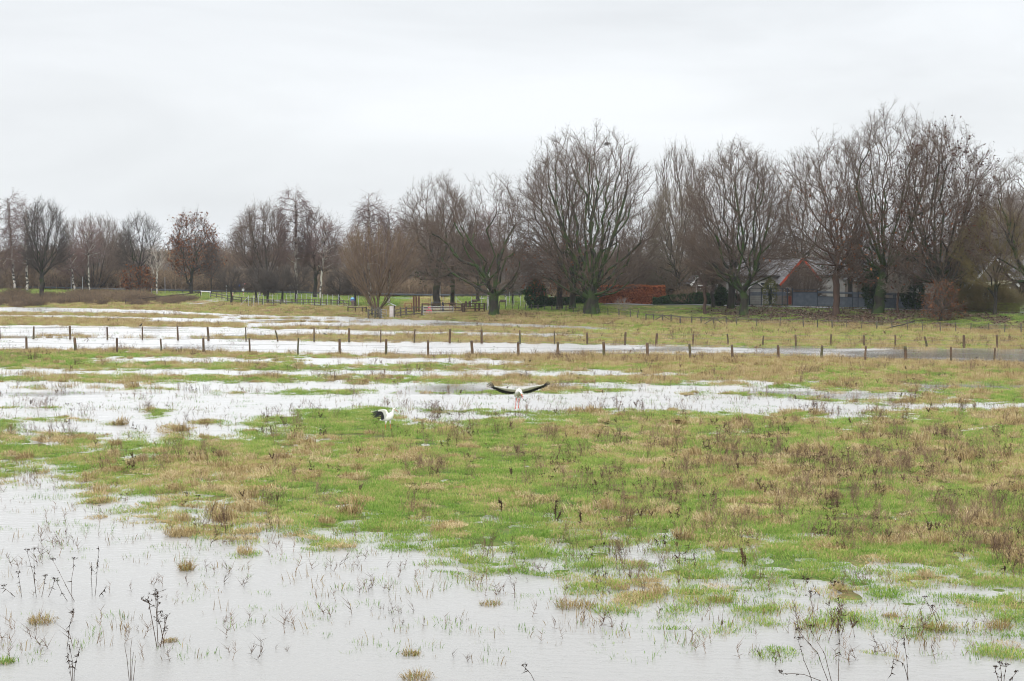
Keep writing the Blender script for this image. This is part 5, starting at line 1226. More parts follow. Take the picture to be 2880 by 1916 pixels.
# bird nest high in the great tree
nb = at_d(1396, 331, 209); rng = np.random.default_rng(4); n = 260
P = rng.normal(0, .16, (n, 3)) * [1.3, 1, .55]; V, T = spikes(P, rng.normal(0, .24, (n, 3)) * [1, 1, .4], .012)
o = add_mesh('bird_nest', tri_mesh('bird_nest', V, T), mat('nest_twigs', (.03, .022, .016), None), None, tuple(nb)); tag(o, 'dark round stick nest high in the crown of the great tree', 'nest')
# fallen branch on the slope
a = ground_at(2036, 170); b = ground_at(2105, 177); mb = MB(); v = b - a
mb.tube([Vector((0, 0, .1)), v * .3 + Vector((0, 0, .25)), v * .65 + Vector((0, 0, .3)), v + Vector((0, 0, .55))], [.03, .06, .07, .09], 7)
mb.tube([v * .5 + Vector((0, 0, .25)), v * .3 + Vector((-.3, -.2, .55))], [.04, .015], 5)
tag(mb.build('fallen_branch', BARK, None, loc=a), 'fallen bare branch lying on the leafy slope below the grey fence', 'branch')

# ------------------------------------------------------------------ houses behind the fence
def tile_mat(name, c1, c2, cm):
    m = bpy.data.materials.new(name); m.use_nodes = True; nt = m.node_tree; N = nt.nodes; L = nt.links; p = N['Principled BSDF']; p.inputs['Roughness'].default_value = .45
    uv = N.new('ShaderNodeAttribute'); uv.attribute_name = 'tile'; br = N.new('ShaderNodeTexBrick'); br.inputs['Scale'].default_value = 1.0
    br.inputs['Brick Width'].default_value = .30; br.inputs['Row Height'].default_value = .34; br.inputs['Mortar Size'].default_value = .055; br.offset = 0.5
    br.inputs['Color1'].default_value = c1 + (1,); br.inputs['Color2'].default_value = c2 + (1,); br.inputs['Mortar'].default_value = cm + (1,); br.inputs['Mortar Smooth'].default_value = .3
    L.new(uv.outputs['Vector'], br.inputs['Vector']); L.new(br.outputs['Color'], p.inputs['Base Color'])
    b = N.new('ShaderNodeBump'); b.inputs['Strength'].default_value = .6; b.inputs['Distance'].default_value = .05; b.invert = True; L.new(br.outputs['Fac'], b.inputs['Height']); L.new(b.outputs[0], p.inputs['Normal'])
    return m
TILE = tile_mat('grey_roof_tiles', (.17, .16, .165), (.11, .105, .11), (.035, .032, .035))
TILEB = tile_mat('brown_roof_tiles', (.15, .12, .11), (.11, .09, .085), (.05, .04, .038))
STUCCO = mat('grey_brown_gable', (.13, .105, .09), (.18, .15, .13), 2.5, .9)
BEIGE = mat('beige_gable', (.17, .14, .115), (.22, .185, .15), 2, .9)
BRICKM = mat('red_brick', (.16, .09, .065), (.20, .12, .09), 6, .9)
WWALL = mat('white_wall', (.40, .39, .37), (.30, .29, .27), 1.5, .8)
GLASS = mat('window_glass', (.03, .04, .05), None, rough=.1, spec=.6)
ORANGE = mat('orange_red_board', (.55, .085, .04), (.46, .07, .035), 3, .6)
def roof_plane(name, parent, g, q, th=.12, m=TILE):
    """q: four corners (eave a, eave b, ridge b, ridge a)"""
    q = [Vector(x) for x in q]; n = (q[1] - q[0]).cross(q[3] - q[0]).normalized()
    if n.z < 0: n = -n
    top = [x - g for x in q]; bot = [x - g - n * th for x in q]
    me = bpy.data.meshes.new(name); me.from_pydata([tuple(x) for x in top + bot], [], [(0, 1, 2, 3), (7, 6, 5, 4), (0, 4, 5, 1), (1, 5, 6, 2), (2, 6, 7, 3), (3, 7, 4, 0)])
    L1 = (q[1] - q[0]).length; L2 = (q[3] - q[0]).length
    co = [(0, 0, 0), (L1, 0, 0), (L1, L2, 0), (0, L2, 0)] * 2
    a = me.attributes.new('tile', 'FLOAT_VECTOR', 'POINT'); a.data.foreach_set('vector', [c for x in co for c in x])
    me.materials.append(m); me.update(); o = bpy.data.objects.new(name, me); COL.objects.link(o); o.parent = parent; return o
def XZ(u, v, d): 
    x = (u - 1178.5) / FD * (d * CT + 6.5 * ST); return Vector((x, d, ztop(v, d)))
def gable_house(label, apex, lft, rgt, d, back, wallm, boardm, rooftile=TILE, name='gabled_house', boardw=.3, base_drop=0.0):
    """a house whose gable end faces the field: apex, left foot and right foot of the roof as (column, row)"""
    A = XZ(*apex, d); Lp = XZ(*lft, d); Rp = XZ(*rgt, d)
    k = (A.z - Lp.z) / (A.x - Lp.x); Rp = Vector((Rp.x, d, A.z - k * (Rp.x - A.x)))
    zb = hz(A.x, d) - .2; g = Vector((A.x, d, zb)); rt = empty(name, g); tag(rt, label, 'house')
    mb = MB(); in_ = .35; y0, y1 = .25, back
    f = [(Lp.x + in_, Lp.z - .0), (A.x, A.z - k * in_ * .9), (Rp.x - in_, Rp.z)]
    zs = max(zb, Lp.z - 0)
    pts = [(f[0][0], zb), (f[0][0], f[0][1]), f[1], (f[2][0], f[2][1]), (f[2][0], zb)]
    V = [Vector((x, d + y, z)) - g for y in (y0, y1) for x, z in pts]; mb.add(V, [(0, 1, 2, 3, 4), (9, 8, 7, 6, 5), (0, 5, 6, 1), (3, 8, 9, 4)])
    mb.build('wall', wallm, rt)
    B = Vector((0, back + .3, 0))
    roof_plane('roof_slope', rt, g, [Lp, Lp + B, A + B, A], m=rooftile); roof_plane('roof_slope', rt, g, [Rp, Rp + B, A + B, A], m=rooftile)
    for e in (Lp, Rp):
        mb = MB(); mb.bar(A - g + Vector((0, -.03, -boardw * .35)), e - g + Vector((0, -.03, -boardw * .35)), .05, boardw); mb.build('bargeboard', boardm, rt)
    return rt, g
def long_roof(rt, g, u0, u1, vr, ve, dr, de, wallm, tiles=TILE, d1=0.0, chim=None):
    a = XZ(u0, ve, de); b = XZ(u1, ve, de + d1); c = XZ(u1, vr, dr + d1); e = XZ(u0, vr, dr)
    a.x = e.x; b.x = c.x
    roof_plane('roof_slope', rt, g, [a, b, c, e], m=tiles)
    a2 = Vector((a.x, 2 * e.y - a.y, a.z)); b2 = Vector((b.x, 2 * c.y - b.y, b.z)); roof_plane('roof_slope', rt, g, [a2, b2, c, e], m=tiles)
    zb = hz(a.x, de) - .2; mb = MB(); V = [Vector((a.x + .1, a.y + .4, zb)), Vector((b.x - .1, b.y + .4, zb)), Vector((b.x - .1, b.y + .4, b.z - .05)), Vector((a.x + .1, a.y + .4, a.z - .05)),
                  Vector((a.x + .1, a2.y - .4, zb)), Vector((b.x - .1, b2.y - .4, zb)), Vector((b.x - .1, b2.y - .4, b.z - .05)), Vector((a.x + .1, a2.y - .4, a.z - .05)), Vector((a.x + .1, e.y, e.z - .2)), Vector((b.x - .1, c.y, c.z - .2))]
    mb.add([v - g for v in V], [(0, 1, 2, 3), (5, 4, 7, 6), (4, 0, 3, 8, 7), (1, 5, 6, 9, 2)]); mb.build('long_wall', wallm, rt)
    mb = MB(); mb.bar(e - g + Vector((0, 0, .05)), c - g + Vector((0, 0, .05)), .22, .12); mb.build('ridge', TILEB, rt)
    mb = MB(); mb.tube([a - g + Vector((0, -.05, -.1)), b - g + Vector((0, -.05, -.1))], .07, 8); mb.build('gutter', STEEL, rt)
def window(rt, g, u, v, w_, h, d, frame=WHITE):
    p = XZ(u, v, d) - g; mb = MB()
    for (x, z, hx, hzz) in ((0, h / 2, w_ / 2, .04), (0, -h / 2, w_ / 2, .04), (-w_ / 2 + .04, 0, .04, h / 2 - .042), (w_ / 2 - .04, 0, .04, h / 2 - .042), (0, 0, .03, h / 2 - .042)): mb.box(p + Vector((x, 0, z)), (hx, .05, hzz))
    fr = mb.build('window', frame, rt); mb = MB(); mb.box(p + Vector((0, .03, 0)), (w_ / 2 - .082, .01, h / 2 - .05)); mb.build('pane', GLASS, fr)
rt, g = gable_house('house with white edged grey brown gable and long grey tiled roof behind the ivy hedge', (1637, 594.5), (1590, 655), (1678, 640), 218, 7, STUCCO, WHITE)
long_roof(rt, g, 1650, 1846, 596, 634, 224.5, 220.5, WWALL)
window(rt, g, 1612, 668, 1.2, 1.3, 218.2); window(rt, g, 1650, 665, 1.1, 1.2, 218.2); window(rt, g, 1760, 658, 1.4, 1.0, 220.8)
mb = MB(); p = XZ(1626, 585, 224) - g; mb.box(p, (.35, .3, .9)); mb.build('chimney', BRICKM, rt, bevel=.02)
rt, g = gable_house('house with steep orange red edged gable in the middle of the tiled row', (1846.6, 594), (1795, 655), (1890, 645), 215, 9, STUCCO, ORANGE)
long_roof(rt, g, 1856, 2016, 594.5, 632, 222, 218, WWALL, d1=-4)
window(rt, g, 1812, 668, .8, .6, 215.2)
rt, g = gable_house('house with pale gable and white edges behind the tallest tree', (2014, 594), (1966, 645), (2052, 640), 209, 8, BEIGE, WHITE)
long_roof(rt, g, 2026, 2172, 592.5, 633, 215, 211, WWALL, d1=-5)
window(rt, g, 2020, 655, 1.2, 1.2, 209.2)
def dish(u, v, d, label):
    p = XZ(u, v, d); rt = empty('satellite_dish', p); tag(rt, label, 'satellite dish'); mb = MB()
    mb.loft([((0, -.05, 0), (.02, .02), (0, 1, 0)), ((0, -.03, 0), (.2, .2), (0, 1, 0)), ((0, -.12, 0), (.42, .42), (0, 1, 0)), ((0, -.10, 0), (.44, .44), (0, 1, 0)), ((0, .02, 0), (.2, .2), (0, 1, 0)), ((0, .05, 0), (.03, .03), (0, 1, 0))], 18)
    mb.build('reflector', mat('dish_grey', (.22, .24, .27), None, rough=.5), rt)
    mb = MB(); mb.tube([(0, .04, 0), (0, .25, -.2), (0, .3, -.9)], .03, 6); mb.tube([(0, -.05, -.3), (0, -.45, 0)], .015, 5); mb.build('bracket', STEEL, rt)
dish(1987, 607, 212.2, 'grey satellite dish on the tiled roof beside the pale gable')
dish(2263, 602, 190.6, 'blue grey satellite dish beside the last gable')
rt, g = gable_house('last house with wide grey brown gable and a pale awning behind the olive shrubs', (2289, 590), (2228, 664), (2345, 655), 192, 9, BEIGE, WHITE, boardw=.26)
roof_plane('side_roof', rt, g, [XZ(2330, 646, 193), XZ(2440, 646, 192), XZ(2440, 590, 197), XZ(2296, 588, 197)])
window(rt, g, 2275, 678, 1.4, 1.1, 192.2); window(rt, g, 2310, 672, 1.6, 1.1, 192.2)
mb = MB(); a = XZ(2261, 660, 190.8) - g; b = XZ(2328, 650, 190.8) - g; c = XZ(2332, 643, 192) - g; e = XZ(2264, 650, 192) - g; V = [a, b, c, e] + [x - Vector((0, 0, .06)) for x in (a, b, c, e)]
mb.add(V, [(0, 1, 2, 3), (7, 6, 5, 4), (0, 4, 5, 1), (1, 5, 6, 2), (2, 6, 7, 3), (3, 7, 4, 0)]); mb.build('awning', mat('awning_cream', (.62, .60, .42), (.54, .52, .36), 2, .7), rt)
# tall house behind with a panel covered roof
g = XZ(2170, 640, 210); g.z = hz(g.x, g.y) - .2; rt = empty('tall_house', g); tag(rt, 'taller house behind with dark roof panels under a white ridge edge', 'house')
a = XZ(2165, 604, 205); b = XZ(2262, 604, 205); c = XZ(2255, 566, 210); e = XZ(2171, 566, 210)
roof_plane('roof', rt, g, [a, b, c, e], m=TILEB); mb = MB(); mb.bar(e - g + Vector((0, 0, .08)), c - g + Vector((0, 0, .08)), .3, .14); mb.build('ridge_edge', WHITE, rt)
mb = MB(); V = [Vector((a.x + .2, 205.4, g.z)), Vector((b.x - .2, 205.4, g.z)), Vector((b.x - .2, 205.4, a.z)), Vector((a.x + .2, 205.4, a.z)), Vector((a.x + .2, 214, g.z)), Vector((b.x - .2, 214, g.z)), Vector((b.x - .2, 214, a.z)), Vector((a.x + .2, 214, a.z))]
mb.add([x - g for x in V], [(0, 1, 2, 3), (5, 4, 7, 6), (4, 0, 3, 7), (1, 5, 6, 2)]); mb.build('wall', BRICKM, rt)
for i in range(3):
    q0 = e.lerp(c, .2 + .25 * i); q1 = e.lerp(c, .4 + .25 * i); r0 = a.lerp(b, .2 + .25 * i); r1 = a.lerp(b, .4 + .25 * i)
    P = [q0.lerp(r0, .12), q1.lerp(r1, .12), q1.lerp(r1, .42), q0.lerp(r0, .42)]; up = Vector((0, -.05, .1)); mb = MB(); V = [x - g + up for x in P] + [x - g + up * .4 for x in P]
    mb.add(V, [(0, 1, 2, 3), (7, 6, 5, 4), (0, 4, 5, 1), (1, 5, 6, 2), (2, 6, 7, 3), (3, 7, 4, 0)]); mb.build('solar_panel', mat('solar_blue', (.06, .075, .12), None, rough=.25), rt)
# low brick house behind the hedge
g = XZ(1550, 690, 232); g.z = hz(g.x, g.y) - .2; rt = empty('low_house', g); tag(rt, 'low brown house half hidden behind the red hedge and the fine twigged tree', 'house')
long_roof(rt, g, 1508, 1600, 622, 646, 238, 233.5, BRICKM, TILEB); window(rt, g, 1535, 660, 1.6, 1.1, 233.7); window(rt, g, 1575, 660, 1.2, 1.1, 233.7)
# small white shed gable
rt, g = gable_house('small white gabled shed behind the mesh part of the grey fence', (1742, 649), (1722, 664), (1762, 664), 213, 3, WWALL, WHITE, name='garden_shed', boardw=.1)

# ------------------------------------------------------------------ birds
FWHITE = mat('feathers_white', (.80, .79, .75), (.70, .69, .64), 9, .8)
FGREY = mat('feathers_underwing', (.42, .41, .33), (.52, .51, .42), 12, .85)
FBLACK = mat('feathers_black', (.012, .012, .014), (.022, .022, .026), 14, .6)
REDB = mat('stork_red', (.68, .10, .045), (.58, .08, .04), 20, .5)
def feather(mb, a, b, wv, w_, th=.006, mi=0):
    a = Vector(a); b = Vector(b); d = b - a; wv = Vector(wv).normalized(); n = d.normalized().cross(wv).normalized() * th; wv = wv * w_ / 2
    o = [a - wv * .6, a + d * .4 - wv, a + d * .85 - wv * .75, b, a + d * .85 + wv * .75, a + d * .4 + wv, a + wv * .6]
    mb.add([p + n for p in o] + [p - n for p in o], [tuple(range(7)), tuple(range(13, 6, -1))] + [(i, i + 7, (i + 1) % 7 + 7, (i + 1) % 7) for i in range(7)], mi)
def skin_panel(mb, top, bot, th=.02, mi=0):
    n = len(top); V = [Vector(p) for p in top] + [Vector(p) for p in bot]; off = Vector((0, th, 0)); V = V + [p + off for p in V]; F = []
    for i in range(n - 1):
        F += [(i, i + 1, n + i + 1, n + i), (2 * n + i + 1, 2 * n + i, 3 * n + i, 3 * n + i + 1), (i + 1, i, 2 * n + i, 2 * n + i + 1), (n + i, n + i + 1, 3 * n + i + 1, 3 * n + i)]
    F += [(0, n, 3 * n, 2 * n), (2 * n - 1, n - 1, 3 * n - 1, 4 * n - 1)]; mb.add(V, F, mi)
def eye(root, pos, r=.009):
    mb = MB(); p = Vector(pos); mb.loft([(p + Vector((0, k * r * .5, 0)), (r * math.sqrt(1 - (k / 2.2) ** 2),) * 2, (0, 1, 0)) for k in (-2, -1, 0, 1, 2)], 8); mb.build('eye', FBLACK, root)
# standing stork, one wing lifted
p = on_z(892.5, 990.5, 0.0); gz = hz(p[0], p[1]); root = empty('stork', (p[0], p[1], max(gz, 0.0))); root['label'] = 'white stork standing in the grass with one black tipped wing lifted'; root['category'] = 'stork'
K = .546 * 1000
def C1(x, y, dy=0.0): return Vector(((x - 600) / 546.0, dy, (725 - y) / 546.0))
mb = MB()
mb.loft([(C1(395, 505), (.012, .008), (1, 0, .3)), (C1(420, 500), (.05, .03), (1, 0, .3)), (C1(470, 500), (.085, .06), (1, 0, .35)), (C1(540, 478), (.115, .125), (1, 0, .5)), (C1(610, 440), (.125, .165), (1, 0, .6)),
         (C1(665, 405), (.115, .165), (1, 0, .8)), (C1(698, 360), (.09, .115), (.6, 0, 1)), (C1(718, 318), (.062, .075), (.35, 0, 1)), (C1(732, 280), (.043, .046), (.2, 0, 1)), (C1(738, 250), (.036, .038), (.15, 0, 1)),
         (C1(744, 228), (.042, .045), (.4, 0, 1)), (C1(760, 215), (.042, .048), (1, 0, .2)), (C1(780, 222), (.034, .036), (1, 0, -.4)), (C1(794, 238), (.014, .016), (1, 0, -.7))], 16)
mb.build('body', FWHITE, root, smooth=True)
mb = MB(); mb.loft([(C1(782, 232), (.013, .020), (1, 0, -.7)), (C1(800, 248), (.010, .014), (1, 0, -.8)), (C1(840, 280), (.006, .009), (1, 0, -.8)), (C1(874, 310), (.002, .002), (1, 0, -.8))], 10); mb.build('beak', REDB, root, smooth=True)
eye(root, C1(774, 218, -.034)); eye(root, C1(774, 218, .034))
for (x0, y0, x1, y1, x2, y2, dy) in ((560, 520, 548, 610, 538, 728, -.05), (655, 520, 668, 605, 672, 728, .06)):
    mb = MB(); mb.tube([C1(x0, y0, dy), C1((x0 + x1) / 2, (y0 + y1) / 2, dy), C1(x1, y1, dy)], [.055, .035, .014], 10); mb.build('thigh', FWHITE, root, smooth=True)
    mb = MB(); mb.tube([C1(x1, y1 - 6, dy), C1((x1 * .45 + x2 * .55), (y1 * .45 + y2 * .55), dy), C1(x2, y2 - 4, dy)], [.011, .009, .008], 8)
    q = C1(x2, y2 - 4, dy)
    for t in (-.5, 0, .5): mb.tube([q, q + Vector((math.cos(t) * .09, math.sin(t) * .09, -.006))], [.008, .003], 5)
    mb.tube([q, q + Vector((-.04, 0, -.004))], [.007, .003], 5); mb.build('leg', REDB, root)
def stork_wing(root, C, side):
    rt = MB(); s = -.09 * side
    top = [C(590, 400, s), C(575, 310, s * 1.9), C(545, 240, s * 2.6), C(500, 222, s * 3.0), (C(430, 218, s * 3.2)), C(370, 238, s * 3.2)]
    bot = [C(560, 500, s), C(520, 420, s * 1.7), C(500, 330, s * 2.3), C(470, 275, s * 2.8), C(425, 262, s * 3.1), C(372, 268, s * 3.2)]
    skin_panel(rt, top, bot, .03); w0 = rt.build('wing', FWHITE, root)
    fm = MB(); wv = (0, 0, 1)
    for (a, b, w_) in (((372, 246), (195, 312), .030), ((376, 255), (184, 362), .032), ((380, 264), (205, 410), .036), ((386, 272), (236, 442), .040), ((392, 280), (268, 452), .046), ((398, 284), (330, 418), .052),
                       ((408, 286), (388, 372), .055), ((425, 272), (425, 362), .06), ((440, 270), (447, 420), .06), ((455, 272), (455, 500), .062), ((470, 280), (478, 505), .060), ((484, 300), (498, 490), .055), ((494, 330), (518, 468), .05)):
        a_ = C(a[0], a[1], s * 3.0); b_ = C(b[0], b[1], s * 2.6); d = (b_ - a_).normalized(); feather(fm, a_, b_, Vector((-d.z, 0, d.x)), w_)
    fm.build('flight_feathers', FBLACK, w0)
stork_wing(root, C1, 1)
C1b = lambda x, y, dy=0.0: C1(x + 22, y + 26, dy)
stork_wing(root, C1b, -1)
# flying stork coming in to land
K2 = 476.0; dfl = 51.8; pf = at_d((1340 + 670 / 5.6125) / 1.22188, (1050 + 300 / 5.6125) / 1.22188, dfl)
root = empty('stork', tuple(pf)); root['label'] = 'white stork gliding in with both long black edged wings spread and red legs hanging'; root['category'] = 'stork'
def C2(x, y, dy=0.0): return Vector(((x - 670) / K2, dy, (300 - y) / K2))
mb = MB()
mb.loft([(C2(650, 405, .42), (.01, .01), (0, -1, .3)), (C2(650, 385, .34), (.07, .03), (0, -1, .3)), (C2(655, 345, .22), (.10, .085), (0, -1, .3)), (C2(660, 315, .08), (.115, .11), (0, -1, .2)), (C2(668, 290, -.08), (.105, .105), (0, -1, .2)), (C2(678, 272, -.2), (.075, .08), (0, -1, .1)),
         (C2(688, 268, -.3), (.045, .048), (0, -1, 0)), (C2(698, 275, -.4), (.036, .038), (0, -1, 0)), (C2(704, 285, -.47), (.045, .045), (0, -1, -.2)), (C2(708, 295, -.54), (.038, .038), (0, -1, -.5)), (C2(712, 305, -.58), (.014, .014), (0, -1, -.8))], 16)
mb.build('body', FWHITE, root, smooth=True)
mb = MB(); mb.loft([(C2(710, 302, -.56), (.017, .017), (.1, -.8, -.8)), (C2(716, 325, -.62), (.012, .012), (.1, -.8, -.8)), (C2(729, 370, -.72), (.003, .003), (.1, -.8, -.8))], 10); mb.build('beak', REDB, root, smooth=True)
eye(root, C2(696, 288, -.51)); eye(root, C2(722, 286, -.51))
mb = MB()
for i in range(7): feather(mb, C2(625 + i * 12, 345, .25), C2(590 + i * 20, 385 + 8 * math.sin(i), .42), (1, 0, 0), .05)
mb.build('tail', FWHITE, root)
for (hip, knee, foot) in (((640, 370), (627, 435), (611, 535)), ((680, 370), (672, 432), (661, 525))):
    mb = MB(); mb.tube([C2(hip[0], hip[1], .12), C2((hip[0] + knee[0]) / 2, (hip[1] + knee[1]) / 2 - 8, .13)], [.045, .016], 8); mb.build('thigh', FWHITE, root, smooth=True)
    mb = MB(); mb.tube([C2((hip[0] + knee[0]) / 2, (hip[1] + knee[1]) / 2 - 10, .13), C2(*knee, .16), C2(*foot, .05)], [.011, .015, .009], 8)
    q = C2(*foot, .05)
    for t in (-.018, 0, .018): mb.tube([q, q + Vector((t, -.01, -.075))], [.012, .004], 6)
    mb.tube([q, q + Vector((0, .04, -.02))], [.008, .003], 5)
    mb.build('leg', REDB, root)
def fly_wing(root, lead, mid, trail, tips):
    wm = MB(); n = len(lead)
    L = [C2(x, y, -.10 + .04 * i) for i, (x, y) in enumerate(lead)]; M = [C2(x, y, .02 + .02 * i) for i, (x, y) in enumerate(mid)]; Tt = [C2(x, y, .20) for x, y in trail]
    c1 = [a.lerp(b, .42) + Vector((0, -.02, .01)) for a, b in zip(L, M)]
    skin_panel(wm, L, c1, .025); w0 = wm.build('wing', FWHITE, root)
    um = MB(); skin_panel(um, [p + Vector((0, .002, -.003)) for p in c1], M, .02); um.build('underwing', FGREY, w0)
    fm = MB(); k = 22
    def lerpl(P, t):
        s = t * (len(P) - 1); i = min(int(s), len(P) - 2); return P[i].lerp(P[i + 1], s - i)
    for i in range(k):
        t = i / (k - 1); a = lerpl(M, t) + Vector((0, .0, .02)); b = lerpl(Tt, t) + Vector((0, 0, .012 * math.sin(i * 2.3))); feather(fm, a, b, (1, 0, .1), .075, .006)
    for (a, b) in tips:
        a_ = C2(a[0], a[1], .05); b_ = C2(b[0], b[1], .02); m_ = a_.lerp(b_, .5) - Vector((0, 0, .015)); d = (b_ - a_).normalized(); feather(fm, a_, b_, Vector((-d.z, 0, d.x)), .022, .004)
    fm.build('flight_feathers', FBLACK, w0)
fly_wing(root, [(632, 250), (560, 240), (480, 238), (400, 228), (330, 214), (272, 206)], [(630, 298), (560, 296), (480, 284), (400, 262), (340, 240), (285, 222)], [(600, 325), (525, 340), (440, 330), (360, 305), (290, 270), (228, 240)],
         (((262, 218), (152, 170)), ((266, 212), (168, 142)), ((270, 208), (200, 130)), ((276, 206), (238, 142)), ((255, 224), (158, 212))))
fly_wing(root, [(715, 245), (780, 232), (860, 212), (940, 198), (1010, 190), (1068, 180)], [(722, 296), (790, 282), (860, 262), (940, 236), (1010, 214), (1062, 196)], [(730, 318), (790, 330), (880, 308), (960, 275), (1040, 242), (1112, 212)],
         (((1062, 190), (1140, 122)), ((1068, 190), (1168, 132)), ((1072, 194), (1180, 150)), ((1076, 200), (1168, 172))))
def crow(label, base, length, tilt, face=1):
    root = empty('crow', base); tag(root, label, 'crow'); s = length / .46; ct, st = math.cos(tilt), math.sin(tilt)
    def Q(x, z, y=0): return Vector((face * (x * ct - z * st) * s, y * s, (x * st + z * ct) * s))
    ax = (face * ct, 0, st); mb = MB(); o = .16
    mb.loft([(Q(-.17, o), (.008, .006), ax), (Q(-.10, o + .002), (.035, .03), ax), (Q(0, o), (.06, .062), ax), (Q(.08, o + .01), (.055, .058), ax), (Q(.13, o + .035), (.038, .038), ax), (Q(.165, o + .05), (.036, .036), ax), (Q(.195, o + .05), (.026, .026), ax), (Q(.21, o + .045), (.01, .01), ax)], 12)
    mb.build('body', FBLACK, root, smooth=True)
    mb = MB(); mb.loft([(Q(.20, o + .045), (.012, .014), ax), (Q(.225, o + .04), (.008, .01), ax), (Q(.26, o + .03), (.002, .002), ax)], 8); mb.build('beak', STEEL, root)
    mb = MB()
    for k in (-1, 0, 1): feather(mb, Q(-.13, o, k * .012), Q(-.27, o - .015, k * .025), (0, 1, 0), .035)
    mb.build('tail', FBLACK, root)
    for k in (-1, 1):
        mb = MB(); feather(mb, Q(.07, o + .02, k * .055), Q(-.18, o + .005, k * .03), (0, .3, 1), .075, .008); mb.build('wing', FBLACK, root)
        mb = MB(); mb.tube([Q(0, o - .05, k * .025), Vector((0, k * .025 * s, .0))], [.008, .005], 5)
        for t in (-.4, 0, .4): mb.tube([Vector((0, k * .025 * s, .004)), Vector((.035 * math.cos(t) * face, (k * .025 + .03 * math.sin(t)) * s, .0))], [.004, .002], 4)
        mb.build('leg', STEEL, root)
pp = on_z(327, 777.5 + 327 * .0098, .1); crow('black crow perched on a post of the far wire fence, body tilted up', (pp[0], pp[1], ztop(752, pp[1]) + .02), .48, R(38))
pp = on_z(748, 773.5, .1); crow('black crow standing on the grass strip below the far wire fence', (pp[0], pp[1], hz(pp[0], pp[1]) + .08), .48, R(12), -1)

# ------------------------------------------------------------------ sheep in the pasture
def sheep(label, u, d, face):
    g = ground_at(u, d); root = empty('sheep', g); tag(root, label, 'sheep'); f = face; W_ = mat('brown_fleece', (.10, .07, .052), (.15, .11, .085), 7, .95) if 'brown_fleece' not in bpy.data.materials else bpy.data.materials['brown_fleece']
    mb = MB(); mb.loft([((-f * .48, 0, .58), (.03, .05), (f, 0, 0)), ((-f * .42, 0, .60), (.14, .17), (f, 0, 0)), ((-f * .2, 0, .60), (.19, .22), (f, 0, 0)), ((f * .1, 0, .60), (.19, .22), (f, 0, 0)), ((f * .32, 0, .62), (.16, .20), (f, 0, -.1)), ((f * .45, 0, .58), (.10, .13), (f, 0, -.5)),
                        ((f * .54, 0, .44), (.08, .09), (f * .6, 0, -1)), ((f * .60, 0, .30), (.07, .08), (f * .3, 0, -1)), ((f * .62, 0, .20), (.06, .07), (f * .2, 0, -1)), ((f * .63, 0, .08), (.035, .04), (0, 0, -1))], 12)
    mb.build('body', W_, root, smooth=True)
    for x in (-.34, .30):
        for y in (-.1, .1):
            mb = MB(); k = -f * .04 if x < 0 else f * .01; mb.tube([(f * x, y, .5), (f * x + k, y, .27), (f * x - k * .4, y, .08), (f * x, y, 0)], [.07, .035, .025, .032], 7); mb.build('leg', W_, root)
    for y in (-1, 1):
        mb = MB(); mb.tube([(f * .56, y * .06, .34), (f * .52, y * .16, .33)], [.03, .012], 6); mb.build('ear', W_, root)
    mb = MB(); mb.tube([(-f * .46, 0, .62), (-f * .52, 0, .45)], [.035, .015], 6); mb.build('tail', W_, root)
sheep('brown sheep grazing in the pasture left of the spreading oak', 1092, 246, -1)
sheep('brown sheep grazing in the pasture right of the spreading oak', 1158, 244, -1)

# ------------------------------------------------------------------ people
def person(label, u, d, rz, joints, edges, rad, skinm, clothes, h=1.75):
    g = ground_at(u, d); root = empty('person', g, rz); tag(root, label, 'person')
    def skin(name, js, es, rs, m):
        names = list(js); me = bpy.data.meshes.new(name); me.from_pydata([js[k] for k in names], [], [(names.index(a), names.index(b)) for a, b in es])
        me.materials.append(m); o = bpy.data.objects.new(name, me); COL.objects.link(o); o.parent = root
        sk = o.modifiers.new('skin', 'SKIN'); sk.use_smooth_shade = True
        if not me.skin_vertices: me.skin_vertices.new()
        for i, k in enumerate(names):
            r_ = rs[k]; me.skin_vertices[0].data[i].radius = (r_, r_) if not isinstance(r_, tuple) else r_
            me.skin_vertices[0].data[i].use_root = (k == 'pelvis' or i == 0)
        ss = o.modifiers.new('sub', 'SUBSURF'); ss.levels = 1; ss.render_levels = 1; return o
    skin('body', joints, edges, rad, skinm)
    for nm, js, es, rs, m in clothes: skin(nm, js, es, rs, m)
    return root
